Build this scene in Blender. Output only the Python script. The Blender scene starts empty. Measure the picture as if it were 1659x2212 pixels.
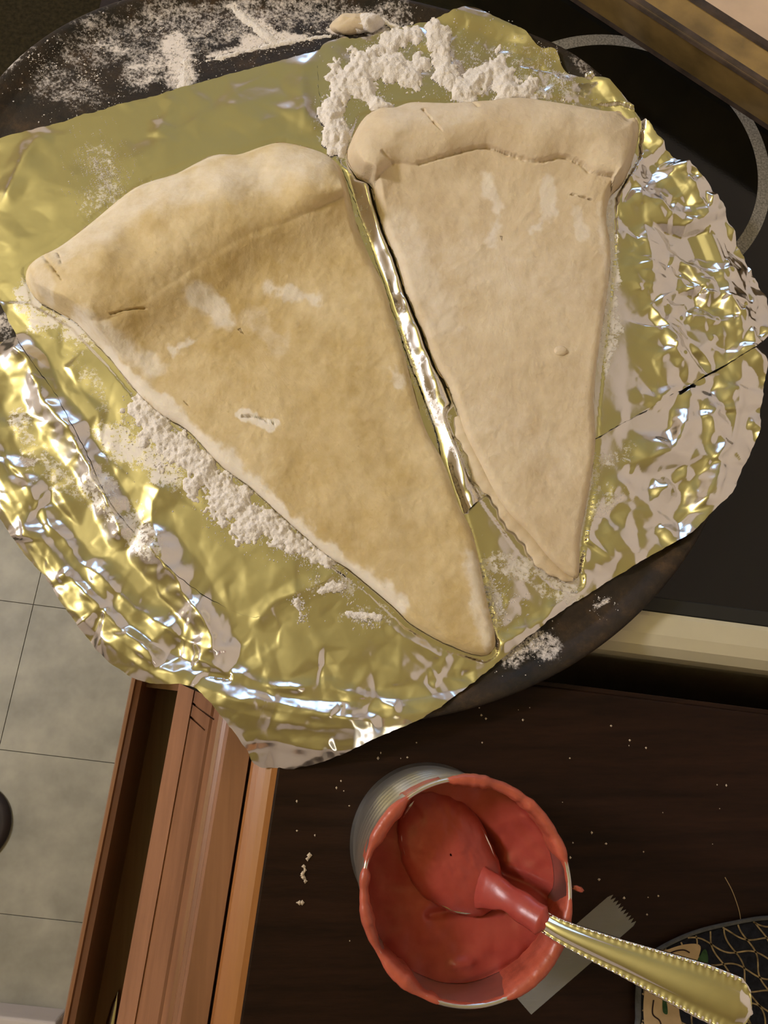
import bpy, math, random
import numpy as np
from mathutils import Matrix, Vector
from mathutils.geometry import delaunay_2d_cdt

S = 0.01                                   # the script works in centimetres
scene = bpy.context.scene
COL = scene.collection

# ------------------------------------------------------------------ camera
F, W, H = 1700.0, 1659, 2212               # focal length in pixels, frame
CX, CY = W / 2, H / 2
CAMZ = 41.0                                # camera height above the worktop
nad = np.array([(690 - CX) / F, -(1560 - CY) / F, -1.0]); nad /= np.linalg.norm(nad)
zc = -nad
xc = np.array([1.0, 0, 0]) - zc * zc[0]; xc /= np.linalg.norm(xc)
yc = np.cross(zc, xc)
ROT = np.array([xc, yc, zc])               # camera axes -> world axes
cam = bpy.data.cameras.new('camera')
cam.sensor_fit = 'HORIZONTAL'; cam.sensor_width = 36.0; cam.lens = F / W * 36.0
cam.clip_start = 0.01; cam.clip_end = 50
camo = bpy.data.objects.new('camera', cam); COL.objects.link(camo)
M4 = Matrix([list(ROT[i]) + [0] for i in range(3)] + [[0, 0, 0, 1]])
M4.translation = Vector((0, 0, CAMZ * S))
camo.matrix_world = M4
scene.camera = camo

# ------------------------------------------------------------------ world, exposure
scene.view_settings.view_transform = 'Standard'
scene.view_settings.look = 'None'
scene.view_settings.gamma = 1.0
scene.view_settings.use_curve_mapping = False
scene.view_settings.exposure = 0.0
LAMP_COL, LAMP_L = (1.0, 0.96, 1.0), 100.0
LAMP_POS, LAMP_R = (-140.0, 46.0, 98.0), 13.0
WINDOW_COL, WINDOW_L = (0.42, 0.62, 1.0), 2.8
wd = bpy.data.worlds.new('world'); scene.world = wd; wd.use_nodes = True
wd.node_tree.nodes['Background'].inputs[0].default_value = (1.0, 0.9, 0.75, 1)
wd.node_tree.nodes['Background'].inputs[1].default_value = 0.0

# ------------------------------------------------------------------ helpers
rng = np.random.default_rng(7)
random.seed(7)
ORG = {}

def P(px, py, z):
    """point where the sight line of a photograph pixel meets height z (cm)"""
    px = np.asarray(px, float); py = np.asarray(py, float); z = np.asarray(z, float)
    dx, dy = (px - CX) / F, -(py - CY) / F
    d = np.stack([ROT[i, 0] * dx + ROT[i, 1] * dy - ROT[i, 2] for i in range(3)], -1)
    t = (z - CAMZ) / d[..., 2]
    out = d * t[..., None]; out[..., 2] += CAMZ
    return out

def Q(p):
    """height-field point -> pixel"""
    c = (np.asarray(p, float) - np.array([0, 0, CAMZ])) @ ROT
    return np.stack([CX + F * c[..., 0] / -c[..., 2], CY - F * c[..., 1] / -c[..., 2]], -1)

def tagged(o, label=None, cat=None, group=None, kind=None):
    if label: o['label'] = label
    if cat: o['category'] = cat
    if group: o['group'] = group
    if kind: o['kind'] = kind
    return o

def thing(name, loc, label, cat, group=None):
    o = bpy.data.objects.new(name, None); COL.objects.link(o)
    o.empty_display_size = 0.02
    o.location = tuple(np.array(loc, float) * S)
    ORG[o.name] = np.array(loc, float)
    return tagged(o, label, cat, group)

def mesh(name, verts, faces, mat, parent=None, smooth=True, attrs=None):
    v = np.asarray(verts, float)
    org = ORG.get(parent.name, np.zeros(3)) if parent else np.zeros(3)
    me = bpy.data.meshes.new(name)
    me.from_pydata(((v - org) * S).tolist(), [], faces if isinstance(faces, list) else faces.tolist())
    me.update()
    if smooth:
        me.polygons.foreach_set('use_smooth', np.ones(len(me.polygons), bool))
    for k, a in (attrs or {}).items():
        at = me.attributes.new(k, 'FLOAT', 'POINT'); at.data.foreach_set('value', np.asarray(a, np.float32))
    if mat: me.materials.append(mat)
    o = bpy.data.objects.new(name, me); COL.objects.link(o)
    if parent:
        o.parent = parent; ORG[o.name] = org
    return o

def grid_faces(n, m, wrap_n=False, wrap_m=False):
    i = np.arange(n if wrap_n else n - 1)[:, None]; j = np.arange(m if wrap_m else m - 1)[None, :]
    i2, j2 = (i + 1) % n, (j + 1) % m
    return np.stack([i * m + j, i2 * m + j, i2 * m + j2, i * m + j2], -1).reshape(-1, 4)

def box(name, lo, hi, mat, parent=None, xf=None, bevel=0.0):
    lo, hi = np.array(lo, float), np.array(hi, float)
    v = np.array([[(lo, hi)[i][0], (lo, hi)[j][1], (lo, hi)[k][2]] for i in (0, 1) for j in (0, 1) for k in (0, 1)])
    f = [[0, 1, 3, 2], [4, 6, 7, 5], [0, 4, 5, 1], [2, 3, 7, 6], [0, 2, 6, 4], [1, 5, 7, 3]]
    if xf is not None: v = xf(v)
    o = mesh(name, v, f, mat, parent, smooth=False)
    if bevel:
        b = o.modifiers.new('bevel', 'BEVEL'); b.width = bevel * S; b.segments = 3
    return o

def extrude(name, prof, b0, b1, mat, parent=None, xf=None, smooth=False, closed=True, nb=2):
    """profile of (a, z) swept from b0 to b1"""
    pr = np.array(prof, float); n = len(pr)
    bs = np.linspace(b0, b1, nb)
    v = np.concatenate([np.stack([pr[:, 0], np.full(n, b), pr[:, 1]], -1) for b in bs])
    f = grid_faces(nb, n, False, closed).tolist()
    if closed: f += [list(range(n)), list(range((nb - 1) * n, nb * n))[::-1]]
    if xf is not None: v = xf(v)
    return mesh(name, v, f, mat, parent, smooth)

def lathe(name, prof, c, mat, parent=None, seg=96, wob=None, smooth=True):
    pr = np.array(prof, float); th = np.linspace(0, 2 * math.pi, seg, endpoint=False)
    r = pr[None, :, 0] + 0 * th[:, None]; z = pr[None, :, 1] + 0 * th[:, None]
    if wob is not None: r, z = wob(r, z, th[:, None])
    v = np.stack([c[0] + r * np.cos(th)[:, None], c[1] + r * np.sin(th)[:, None], z], -1).reshape(-1, 3)
    return mesh(name, v, grid_faces(seg, len(pr), True, False), mat, parent, smooth)

def hash2(ix, iy, seed):
    h = (ix.astype(np.int64) * 374761393 + iy.astype(np.int64) * 668265263 + seed * 974634777) & 0x7fffffff
    h = ((h ^ (h >> 13)) * 1274126177) & 0x7fffffff
    h = h ^ (h >> 16)
    return (h & 0xffffff) / float(0xffffff)

def vnoise(x, y, s, seed=0):
    x = np.asarray(x, float) / s + 1000; y = np.asarray(y, float) / s + 1000
    ix, iy = np.floor(x), np.floor(y); fx, fy = x - ix, y - iy
    fx = fx * fx * fx * (fx * (fx * 6 - 15) + 10); fy = fy * fy * fy * (fy * (fy * 6 - 15) + 10)
    a, b = hash2(ix, iy, seed), hash2(ix + 1, iy, seed)
    c, d = hash2(ix, iy + 1, seed), hash2(ix + 1, iy + 1, seed)
    return (a + (b - a) * fx) * (1 - fy) + (c + (d - c) * fx) * fy

def fbm(x, y, s, seed=0, o=4):
    t, a, w = 0, 1.0, 0
    for k in range(o):
        t = t + a * vnoise(x, y, s / 2 ** k, seed + k * 17); w += a; a *= 0.55
    return t / w

def sstep(a, b, x):
    t = np.clip((x - a) / (b - a), 0, 1); return t * t * (3 - 2 * t)

def seg_dist(x, y, pts, closed=False):
    pts = np.asarray(pts, float); n = len(pts); best = np.full(np.shape(x), 1e9)
    for k in range(n if closed else n - 1):
        a, b = pts[k], pts[(k + 1) % n]; d = b - a; L = d @ d + 1e-12
        t = np.clip(((x - a[0]) * d[0] + (y - a[1]) * d[1]) / L, 0, 1)
        best = np.minimum(best, np.hypot(x - a[0] - t * d[0], y - a[1] - t * d[1]))
    return best

def inside(x, y, poly):
    poly = np.asarray(poly, float); n = len(poly); r = np.zeros(np.shape(x), bool)
    for k in range(n):
        x1, y1 = poly[k]; x2, y2 = poly[(k + 1) % n]
        if y1 == y2: continue
        c = (y1 > y) != (y2 > y)
        r ^= c & (x < (x2 - x1) * (y - y1) / (y2 - y1) + x1)
    return r

def smooth_line(pts, n, closed=True):
    """Catmull-Rom through pts, n points evenly spread along it"""
    p = np.asarray(pts, float); m = len(p); out = []
    for k in range(m if closed else m - 1):
        g = (lambda i: p[i % m]) if closed else (lambda i: p[min(max(i, 0), m - 1)])
        p0, p1, p2, p3 = g(k - 1), g(k), g(k + 1), g(k + 2)
        for t in np.linspace(0, 1, 12, endpoint=False):
            out.append(0.5 * (2 * p1 + (p2 - p0) * t + (2 * p0 - 5 * p1 + 4 * p2 - p3) * t * t + (3 * p1 - p0 - 3 * p2 + p3) * t ** 3))
    if not closed: out.append(p[-1])
    q = np.array(out)
    if closed: q = np.vstack([q, q[:1]])
    s = np.r_[0, np.cumsum(np.hypot(*np.diff(q[:, :2], axis=0).T))]
    u = np.linspace(0, s[-1], n, endpoint=not closed)
    return np.stack([np.interp(u, s, q[:, k]) for k in range(q.shape[1])], -1)

# ------------------------------------------------------------------ materials
def new_mat(name):
    m = bpy.data.materials.new(name); m.use_nodes = True
    nt = m.node_tree; return m, nt, nt.nodes['Principled BSDF']

def node(nt, t, **kw):
    n = nt.nodes.new(t)
    for k, v in kw.items():
        if k.startswith('i_'):
            key = k[2:]
            n.inputs[int(key) if key.isdigit() else key.replace('_', ' ')].default_value = v
        else: setattr(n, k, v)
    return n

def ramp(nt, src, stops):
    r = nt.nodes.new('ShaderNodeValToRGB'); e = r.color_ramp.elements
    while len(e) < len(stops): e.new(0.5)
    for el, (p, c) in zip(e, stops):
        el.position = p; el.color = (*c, 1) if len(c) == 3 else c
    nt.links.new(src, r.inputs[0]); return r.outputs[0]

def tex(nt, scale, detail=4, rough=0.55, stretch=None, rot=0.0, kind='noise'):
    tc = nt.nodes.new('ShaderNodeTexCoord'); mp = nt.nodes.new('ShaderNodeMapping')
    geo = nt.nodes.new('ShaderNodeNewGeometry')
    nt.links.new(geo.outputs['Position'], mp.inputs[0])
    if stretch: mp.inputs['Scale'].default_value = stretch
    mp.inputs['Rotation'].default_value = (0, 0, rot)
    if kind == 'noise':
        n = node(nt, 'ShaderNodeTexNoise', i_Scale=scale, i_Detail=detail, i_Roughness=rough)
    else:
        n = node(nt, 'ShaderNodeTexVoronoi', i_Scale=scale)
    nt.links.new(mp.outputs[0], n.inputs['Vector'])
    return n.outputs['Fac' if kind == 'noise' else 'Distance']

def mixc(nt, fac, a, b):
    m = node(nt, 'ShaderNodeMix', data_type='RGBA')
    for s, v in ((m.inputs[0], fac), (m.inputs[6], a), (m.inputs[7], b)):
        if hasattr(v, 'links') or isinstance(v, bpy.types.NodeSocket): nt.links.new(v, s)
        else: s.default_value = v if not isinstance(v, tuple) else ((*v, 1) if len(v) == 3 else v)
    return m.outputs[2]

def math_(nt, op, a, b, clamp=False):
    m = node(nt, 'ShaderNodeMath', operation=op, use_clamp=clamp)
    for s, v in zip(m.inputs, (a, b)):
        if isinstance(v, bpy.types.NodeSocket): nt.links.new(v, s)
        else: s.default_value = v
    return m.outputs[0]

def attr(nt, name):
    return node(nt, 'ShaderNodeAttribute', attribute_name=name).outputs['Fac']

def bump(nt, b, src, strength, dist):
    n = node(nt, 'ShaderNodeBump', i_Strength=strength, i_Distance=dist)
    nt.links.new(src, n.inputs['Height']); nt.links.new(n.outputs[0], b.inputs['Normal'])

def plain(name, col, rough=0.5, metal=0.0, var=0.25, scale=60, bmp=0.0, spec=0.5):
    m, nt, b = new_mat(name)
    n = tex(nt, scale)
    c = ramp(nt, n, [(0.3, tuple(x * (1 - var) for x in col)), (0.7, tuple(min(1, x * (1 + var)) for x in col))])
    nt.links.new(c, b.inputs['Base Color'])
    b.inputs['Roughness'].default_value = rough; b.inputs['Metallic'].default_value = metal
    b.inputs['Specular IOR Level'].default_value = spec
    if bmp: bump(nt, b, n, bmp, 0.002)
    return m

def wood(name, dark, light, rot, rough=0.35, scale=14, coat=0.2, squash=0.08):
    m, nt, b = new_mat(name)
    n = tex(nt, scale, 6, 0.6, (1, squash, 1), rot)
    fine = tex(nt, scale * 9, 4, 0.6, (1, squash * 0.5, 1), rot)
    big = tex(nt, 7, 2, 0.5)
    s = math_(nt, 'ADD', math_(nt, 'MULTIPLY', n, 0.6), math_(nt, 'MULTIPLY', fine, 0.25))
    s = math_(nt, 'ADD', s, math_(nt, 'MULTIPLY', big, 0.25))
    nt.links.new(ramp(nt, s, [(0.36, dark), (0.72, light)]), b.inputs['Base Color'])
    b.inputs['Roughness'].default_value = rough
    b.inputs['Coat Weight'].default_value = coat; b.inputs['Coat Roughness'].default_value = 0.25
    bump(nt, b, fine, 0.15, 0.001)
    return m

def dusted(name, base, metal, rough, dustcol, speck, bmp):
    """a surface with flour lying on it where the vertex attribute says so"""
    m, nt, b = new_mat(name)
    d = attr(nt, 'dust')
    n1 = tex(nt, 520, 5, 0.75); n2 = tex(nt, 120, 4, 0.65)
    k = math_(nt, 'ADD', math_(nt, 'MULTIPLY', n1, 2.6), math_(nt, 'MULTIPLY', n2, 1.8))
    fac = math_(nt, 'MULTIPLY', math_(nt, 'ADD', math_(nt, 'MULTIPLY', d, 0.95), math_(nt, 'SUBTRACT', k, 2.80)), 1.6, True)
    fac = math_(nt, 'MULTIPLY', fac, math_(nt, 'MULTIPLY', d, 0.95, True))
    nt.links.new(mixc(nt, fac, base, dustcol), b.inputs['Base Color'])
    inv = math_(nt, 'SUBTRACT', 1.0, fac)
    nt.links.new(math_(nt, 'MULTIPLY', inv, metal), b.inputs['Metallic'])
    rn = math_(nt, 'ADD', math_(nt, 'MULTIPLY', fac, 0.9 - rough), rough)
    nt.links.new(rn, b.inputs['Roughness'])
    if bmp: bump(nt, b, speck(nt), bmp, 0.0015)
    return m, nt, b

MAT = {}
MAT['foil'] = dusted('aluminium_foil', (0.80, 0.785, 0.75), 1.0, 0.17, (0.83, 0.78, 0.75), lambda nt: tex(nt, 75, 3, 0.5), 0.10)[0]
def pan_mat():
    m, nt, b = dusted('seasoned_pan', (0.02, 0.015, 0.012), 0.0, 0.5, (0.80, 0.74, 0.72), lambda nt: tex(nt, 220, 5, 0.7), 0.35)
    c = ramp(nt, tex(nt, 45, 6, 0.7), [(0.35, (0.012, 0.010, 0.009)), (0.55, (0.03, 0.02, 0.013)), (0.75, (0.085, 0.048, 0.022))])
    mx = [n for n in nt.nodes if n.bl_idname == 'ShaderNodeMix'][0]
    b.inputs['Specular IOR Level'].default_value = 0.28
    nt.links.new(c, mx.inputs[6]); return m
MAT['pan'] = pan_mat()

def dough_mat(name, c_lo, c_hi, fl):
    m, nt, b = new_mat(name)
    n = tex(nt, 22, 5, 0.6); fine = tex(nt, 420, 3, 0.6); mid = tex(nt, 110, 4, 0.65)
    s = math_(nt, 'ADD', math_(nt, 'MULTIPLY', n, 0.75), math_(nt, 'MULTIPLY', mid, 0.25))
    c = ramp(nt, s, [(0.36, c_lo), (0.62, c_hi)])
    pk = ramp(nt, tex(nt, 330, 2, 0.5), [(0.72, (0, 0, 0)), (0.80, (1, 1, 1))])
    c = mixc(nt, math_(nt, 'MULTIPLY', pk, 0.30), c, tuple(x * 0.6 for x in c_lo))
    d = attr(nt, 'dust')
    fac = math_(nt, 'MULTIPLY', math_(nt, 'SUBTRACT', math_(nt, 'ADD', d, math_(nt, 'MULTIPLY', mid, 0.8)), 0.62), 1.8, True)
    fac = math_(nt, 'MULTIPLY', fac, math_(nt, 'MULTIPLY', d, 1.1, True))
    c = mixc(nt, fac, c, fl)
    nt.links.new(c, b.inputs['Base Color'])
    b.inputs['Roughness'].default_value = 0.62
    b.inputs['Specular IOR Level'].default_value = 0.3
    b.inputs['Subsurface Weight'].default_value = 0.12
    b.inputs['Subsurface Radius'].default_value = (0.006, 0.0035, 0.0015)
    bump(nt, b, math_(nt, 'ADD', math_(nt, 'MULTIPLY', fine, 0.7), mid), 0.42, 0.001)
    return m
MAT['dough_yellow'] = dough_mat('raw_dough_yellow', (0.54, 0.40, 0.18), (0.72, 0.59, 0.37), (0.82, 0.75, 0.66))
MAT['dough_pale'] = dough_mat('raw_dough_pale', (0.63, 0.505, 0.345), (0.75, 0.635, 0.475), (0.82, 0.745, 0.66))
MAT['flour'] = plain('flour', (0.84, 0.79, 0.765), 0.95, var=0.05, scale=900, bmp=0.5, spec=0.1)
MAT['crumb'] = plain('dry_crumb', (0.55, 0.45, 0.34), 0.9, var=0.3, scale=300, spec=0.2)
KROT = math.atan2(0.1186, 0.9929)
MAT['counter'] = wood('dark_counter_wood', (0.0055, 0.0028, 0.002), (0.025, 0.0105, 0.006), KROT, 0.42, 10, 0.0, 14)
MAT['counter'].node_tree.nodes['Principled BSDF'].inputs['Specular IOR Level'].default_value = 0.13
MAT['cab'] = wood('cabinet_wood', (0.13, 0.052, 0.023), (0.33, 0.155, 0.080), KROT, 0.36, 24, 0.35)
MAT['cab_dark'] = wood('dark_drawer_wood', (0.06, 0.022, 0.010), (0.16, 0.062, 0.027), KROT, 0.42, 24, 0.2)
MAT['nosing'] = wood('orange_nosing_wood', (0.23, 0.085, 0.022), (0.40, 0.165, 0.05), KROT, 0.36, 30, 0.35)
def glass_mat():
    m, nt, b = new_mat('black_cooktop_glass')
    sp = ramp(nt, tex(nt, 900, 2, 0.5), [(0.70, (0.004, 0.004, 0.003)), (0.84, (0.03, 0.028, 0.022))])
    nt.links.new(sp, b.inputs['Base Color'])
    b.inputs['Roughness'].default_value = 0.13; b.inputs['Specular IOR Level'].default_value = 0.32
    bump(nt, b, tex(nt, 700, 2, 0.5), 0.05, 0.0005)
    return m
MAT['cooktop'] = glass_mat()
MAT['ring'] = plain('printed_ring', (0.21, 0.20, 0.19), 0.5, var=0.6, scale=800)
MAT['enamel'] = plain('cream_enamel', (0.56, 0.52, 0.39), 0.3, var=0.05, scale=30)
MAT['iron_black'] = plain('black_side_panel', (0.009, 0.010, 0.010), 0.6, var=0.2)
MAT['steel'] = plain('tin_steel', (0.66, 0.65, 0.62), 0.36, 1.0, 0.08, 90)
MAT['silver'] = plain('polished_silver', (0.80, 0.785, 0.75), 0.13, 1.0, 0.06, 60)
def sauce_mat():
    m, nt, b = new_mat('tomato_sauce')
    c = ramp(nt, tex(nt, 90, 5, 0.6), [(0.3, (0.31, 0.044, 0.034)), (0.7, (0.39, 0.070, 0.055))])
    nt.links.new(c, b.inputs['Base Color'])
    b.inputs['Roughness'].default_value = 0.3; b.inputs['Specular IOR Level'].default_value = 0.35
    b.inputs['Subsurface Weight'].default_value = 0.15; b.inputs['Subsurface Radius'].default_value = (0.004, 0.001, 0.0006)
    bump(nt, b, tex(nt, 160, 4, 0.6), 0.12, 0.001)
    return m
MAT['sauce'] = sauce_mat()
MAT['sauce_thin'] = plain('dried_sauce_film', (0.40, 0.085, 0.050), 0.38, var=0.25, scale=130, bmp=0.3)
MAT['wall'] = plain('cream_wall_paint', (0.74, 0.64, 0.56), 0.8, var=0.03, scale=8)
MAT['ceil'] = plain('yellow_ceiling_paint', (0.60, 0.50, 0.15), 0.85, var=0.03, scale=8)
MAT['tray'] = plain('browned_tray_rim', (0.25, 0.165, 0.055), 0.4, var=0.35, scale=45, bmp=0.1)
MAT['tray_dark'] = plain('burnt_tray_grease', (0.05, 0.032, 0.022), 0.6, var=0.6, scale=80, bmp=0.4)
MAT['tray_in'] = plain('tray_parchment', (0.66, 0.50, 0.38), 0.7, var=0.08, scale=40)
MAT['tile'] = plain('vinyl_floor_tile', (0.31, 0.295, 0.245), 0.48, var=0.25, scale=16)
MAT['grout'] = plain('tile_joint', (0.10, 0.09, 0.07), 0.8)
MAT['navy'] = plain('navy_cotton', (0.014, 0.015, 0.024), 0.9, var=0.3, scale=400, bmp=0.4, spec=0.1)
MAT['net'] = plain('tan_print', (0.26, 0.20, 0.12), 0.9, var=0.5, scale=260, spec=0.1)
MAT['cream'] = plain('cream_print', (0.42, 0.31, 0.19), 0.9, var=0.12, scale=120, spec=0.1)
MAT['green'] = plain('green_print', (0.03, 0.065, 0.03), 0.9, var=0.4, scale=260, spec=0.1)
MAT['red'] = plain('red_print', (0.22, 0.05, 0.025), 0.9, var=0.4, scale=260, spec=0.1)
MAT['outline'] = plain('dark_print_line', (0.035, 0.02, 0.022), 0.9, var=0.3, spec=0.1)
MAT['binding'] = plain('grey_binding', (0.085, 0.085, 0.09), 0.9, var=0.2, scale=300, bmp=0.4, spec=0.1)
MAT['white_box'] = plain('white_card', (0.55, 0.50, 0.48), 0.7, var=0.04, scale=20)
MAT['sheet_olive'] = plain('olive_dark_sheet', (0.030, 0.024, 0.012), 0.9, var=0.4, scale=120, spec=0.1)  # colour of the dark sheet added to darken the corner past the pan
MAT['dark_rubber_and_band'] = plain('dark_rubber_and_band', (0.02, 0.012, 0.012), 0.6)  # rubber pad, and the black band of the added dark sheet
def clear_mat():
    m, nt, b = new_mat('clear_plastic_film')
    b.inputs['Base Color'].default_value = (0.62, 0.62, 0.58, 1); b.inputs['Roughness'].default_value = 0.18
    b.inputs['Alpha'].default_value = 0.30
    bump(nt, b, tex(nt, 90, 2, 0.5), 0.3, 0.002)
    return m
MAT['film'] = clear_mat()
def emit(name, col, s):
    m, nt, b = new_mat(name)
    b.inputs['Base Color'].default_value = (*col, 1)
    b.inputs['Emission Color'].default_value = (*col, 1); b.inputs['Emission Strength'].default_value = s
    return m

# ------------------------------------------------------------------ kitchen frame: corner of the worktop by the stove
ea = P(1659, 1543, 0) - P(1070, 1468, 0); ea[2] = 0; ea /= np.linalg.norm(ea)
eb = np.array([ea[1], -ea[0], 0.0])                       # towards the bottom of the photograph
s0, s1 = P(1070, 1468, 0), P(555, 1950, 0)
KO = s0 + ea * ((s1 - s0) @ ea)
def K(v):
    v = np.asarray(v, float); return KO + v[..., 0:1] * ea + v[..., 1:2] * eb + v[..., 2:3] * np.array([0, 0, 1.0])
def ka(px, py, z):                                        # pixel -> (a, b) in the kitchen frame
    d = P(px, py, z) - KO; return float(d @ ea), float(d @ eb)

# ------------------------------------------------------------------ room shell
FLOOR = -90.0
floor = tagged(box('floor', (-330, -230, FLOOR - 4), (66, 240, FLOOR - 0.25), MAT['grout'], xf=K), kind='structure')
A0, B0 = ka(72, 1306, FLOOR)
TS = 22.6
for i in range(-2, 2):
    for j in range(-2, 5):
        a, b = A0 + i * TS, B0 + j * TS
        t = box('floor_tile', (a + 0.05, b + 0.05, FLOOR - 0.6), (a + TS - 0.05, b + TS - 0.05, FLOOR),
                MAT['tile'], floor, K, 0.03)
tagged(box('ceiling', (-330, -230, 152), (66, 240, 156), MAT['ceil'], xf=K), kind='structure')
tagged(box('wall_back', (62, -230, FLOOR), (66, 240, 152), MAT['wall'], xf=K), kind='structure')
tagged(box('wall_front', (-330, -230, FLOOR), (-326, 240, 152), MAT['wall'], xf=K), kind='structure')
tagged(box('wall_right', (-326, 236, FLOOR), (62, 240, 152), MAT['wall'], xf=K), kind='structure')
tagged(box('wall_left', (-326, -230, FLOOR), (62, -226, 152), MAT['wall'], xf=K), kind='structure')
pane = emit('dusk_window_glass', WINDOW_COL, WINDOW_L)
win = tagged(box('window_1_offscreen', (-70, -226.5, 20), (20, -223, 110), MAT['enamel'], xf=K), kind='structure')
for k in range(2):
    box('window_pane_offscreen', (-67 + k * 43, -223.2, 23), (-26 + k * 43, -222.6, 107), pane, win, K)

lamp = thing('ceiling_lamp_offscreen', (LAMP_POS[0], LAMP_POS[1], 152), 'white glass globe pendant lamp hanging from the yellow ceiling', 'lamp')
th = np.linspace(0, math.pi, 17)
lathe('globe_offscreen', np.stack([LAMP_R * np.sin(th) + 1e-4, LAMP_POS[2] - LAMP_R * np.cos(th)], -1), LAMP_POS, emit('lamp_globe_glass', LAMP_COL, LAMP_L), lamp, 32)
lathe('stem', [(0.6, LAMP_POS[2] + LAMP_R - 0.5), (0.6, 149), (6, 150.5), (6, 152)], LAMP_POS, MAT['steel'], lamp, 24)

# ------------------------------------------------------------------ stove
PAN_C, PAN_R = np.array([1.75, 22.2]), 22.3
def pan_k(an):                                            # the pan is slightly out of round
    return 1 + 0.165 * np.exp(-((an - 138) / 34) ** 2) - 0.05 * np.exp(-((an + 150) / 28) ** 2) + 0.045 * np.exp(-((an - 54) / 14) ** 2)
def pan_r(x, y):
    dx, dy = np.asarray(x) - PAN_C[0], np.asarray(y) - PAN_C[1]
    return np.hypot(dx, dy) / pan_k(np.degrees(np.arctan2(dy, dx)))
GLASS = 0.0
st_b1 = ka(1520, 1337, GLASS)[1]                          # side edge of the cooktop glass
st_b2 = ka(1480, 1432, GLASS - 0.6)[1]
st_a0 = -12.5
stove = thing('stove', K(np.array([20., -35., FLOOR])), 'black glass cooktop stove with cream enamel side rim beside the dark counter', 'stove')
box('body', (st_a0 + 1.0, -78, FLOOR), (60, st_b2 - 0.3, GLASS - 2.6), MAT['enamel'], stove, K, 0.4)
prof = [(st_b1, GLASS - 2.4), (st_b1, GLASS + 0.10), (st_b1 + 0.25, GLASS + 0.22), (st_b2 - 1.2, GLASS + 0.18), (st_b2 - 0.6, GLASS - 0.05),
        (st_b2 - 0.15, GLASS - 0.6), (st_b2, GLASS - 1.3), (st_b2, GLASS - 2.4)]
v = np.concatenate([[[a, b, z] for b, z in prof] for a in (st_a0, 60)])
mesh('side_rim', K(v), grid_faces(2, len(prof), False, True).tolist() + [list(range(8)), list(range(8, 16))[::-1]], MAT['enamel'], stove, False)
box('cooktop', (st_a0 + 0.6, -77, GLASS - 2.5), (58, st_b1 - 0.25, GLASS), MAT['cooktop'], stove, K, 0.2)
box('glass_frame', (st_a0 + 0.5, st_b1 - 0.85, GLASS - 2.3), (58.2, st_b1 - 0.02, GLASS + 0.10), MAT['iron_black'], stove, K, 0.1)
rc, rr = np.array([18.44, 34.47]), 9.22
th = np.linspace(0, 2 * math.pi, 160, endpoint=False)
v = np.concatenate([np.stack([rc[0] + r * np.cos(th), rc[1] + r * np.sin(th), np.full(160, GLASS + z)], -1) for r, z in ((rr - .42, 0.0), (rr - .42, .006), (rr + .42, .006), (rr + .42, 0.0))])
o = mesh('burner_ring', v, grid_faces(4, 160, False, True), MAT['ring'], stove, False)
tagged(o, 'speckled grey printed burner ring')

# ------------------------------------------------------------------ worktop and drawers
cabinet = thing('kitchen_cabinet', K(np.array([25., 30., FLOOR])), 'brown wooden base cabinet with its drawer under the dark counter', 'cabinet')
box('carcass', (1.6, 0.6, FLOOR), (60, 95, -3.35), MAT['cab'], cabinet, K)
def kz(px, z, py=1900):
    return ka(px, py, z)[0]
# sloping moulded front of the top drawer
ub0, ub1 = ka(420, 1440, -2)[1], 60
a_t, a_m, a_f, a_l, a_e = kz(496, -1.1), kz(436, -1.1), kz(397, -2.3), kz(346, -4.4), kz(311, -5.6)
front = [(a_t, -1.1), (a_t - 0.12, -1.0), (a_m + 0.10, -1.0), (a_m - 0.06, -1.12), (a_m - 0.12, -1.45), (a_m - 0.32, -1.55), (a_m - 0.42, -1.95),
         (a_m - 0.62, -2.0), (a_f + 0.05, -2.45), (a_f - 0.1, -2.4), (a_l + 0.1, -4.3), (a_l, -4.35), (a_l - 0.12, -4.8), (a_e + 0.15, -5.5), (a_e, -5.9), (a_e + 0.3, -6.6),
         (a_t - 0.2, -6.0)]
fr = extrude('drawer_front', front, ub0, ub1, MAT['cab'], cabinet, K)
# dark top ledge of that front, and its mitre grooves
extrude('top_ledge', [(a_t + 0.02, -1.4), (a_t + 0.02, -0.98), (a_m + 0.14, -0.95), (a_m + 0.10, -1.2)], ub0, ub1, MAT['cab'], fr, K)
extrude('bottom_rail', [(a_l + 0.02, -4.25), (a_e - 0.03, -5.45), (a_e - 0.06, -5.95), (a_l + 0.2, -5.6)], ub0, ub1, MAT['cab'], fr, K)
def on_front(px, py):                                     # where a sight line meets the sloping front
    zs = np.linspace(-5.5, -1.0, 400); aa = np.array([ka(px, py, z_)[0] for z_ in zs])
    pr = np.array(front[2:15]); surf = np.interp(-aa, -pr[:, 0], pr[:, 1])
    k_ = int(np.argmin(np.abs(zs - surf))); return P(px, py, zs[k_])
def cut(target, verts):
    cu = mesh('cutter', verts, [[0, 1, 2, 3], [4, 7, 6, 5], [0, 4, 5, 1], [1, 5, 6, 2], [2, 6, 7, 3], [3, 7, 4, 0]], None, target.parent, False)
    import bmesh
    for o_ in (target, cu):
        b_ = bmesh.new(); b_.from_mesh(o_.data); bmesh.ops.recalc_face_normals(b_, faces=b_.faces); b_.to_mesh(o_.data); b_.free()
    md = target.modifiers.new('groove', 'BOOLEAN'); md.operation = 'DIFFERENCE'; md.object = cu; md.solver = 'EXACT'
    bpy.context.view_layer.update()
    new = bpy.data.meshes.new_from_object(target.evaluated_get(bpy.context.evaluated_depsgraph_get()))
    target.modifiers.clear(); target.data = new
    bpy.data.objects.remove(cu)
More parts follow.
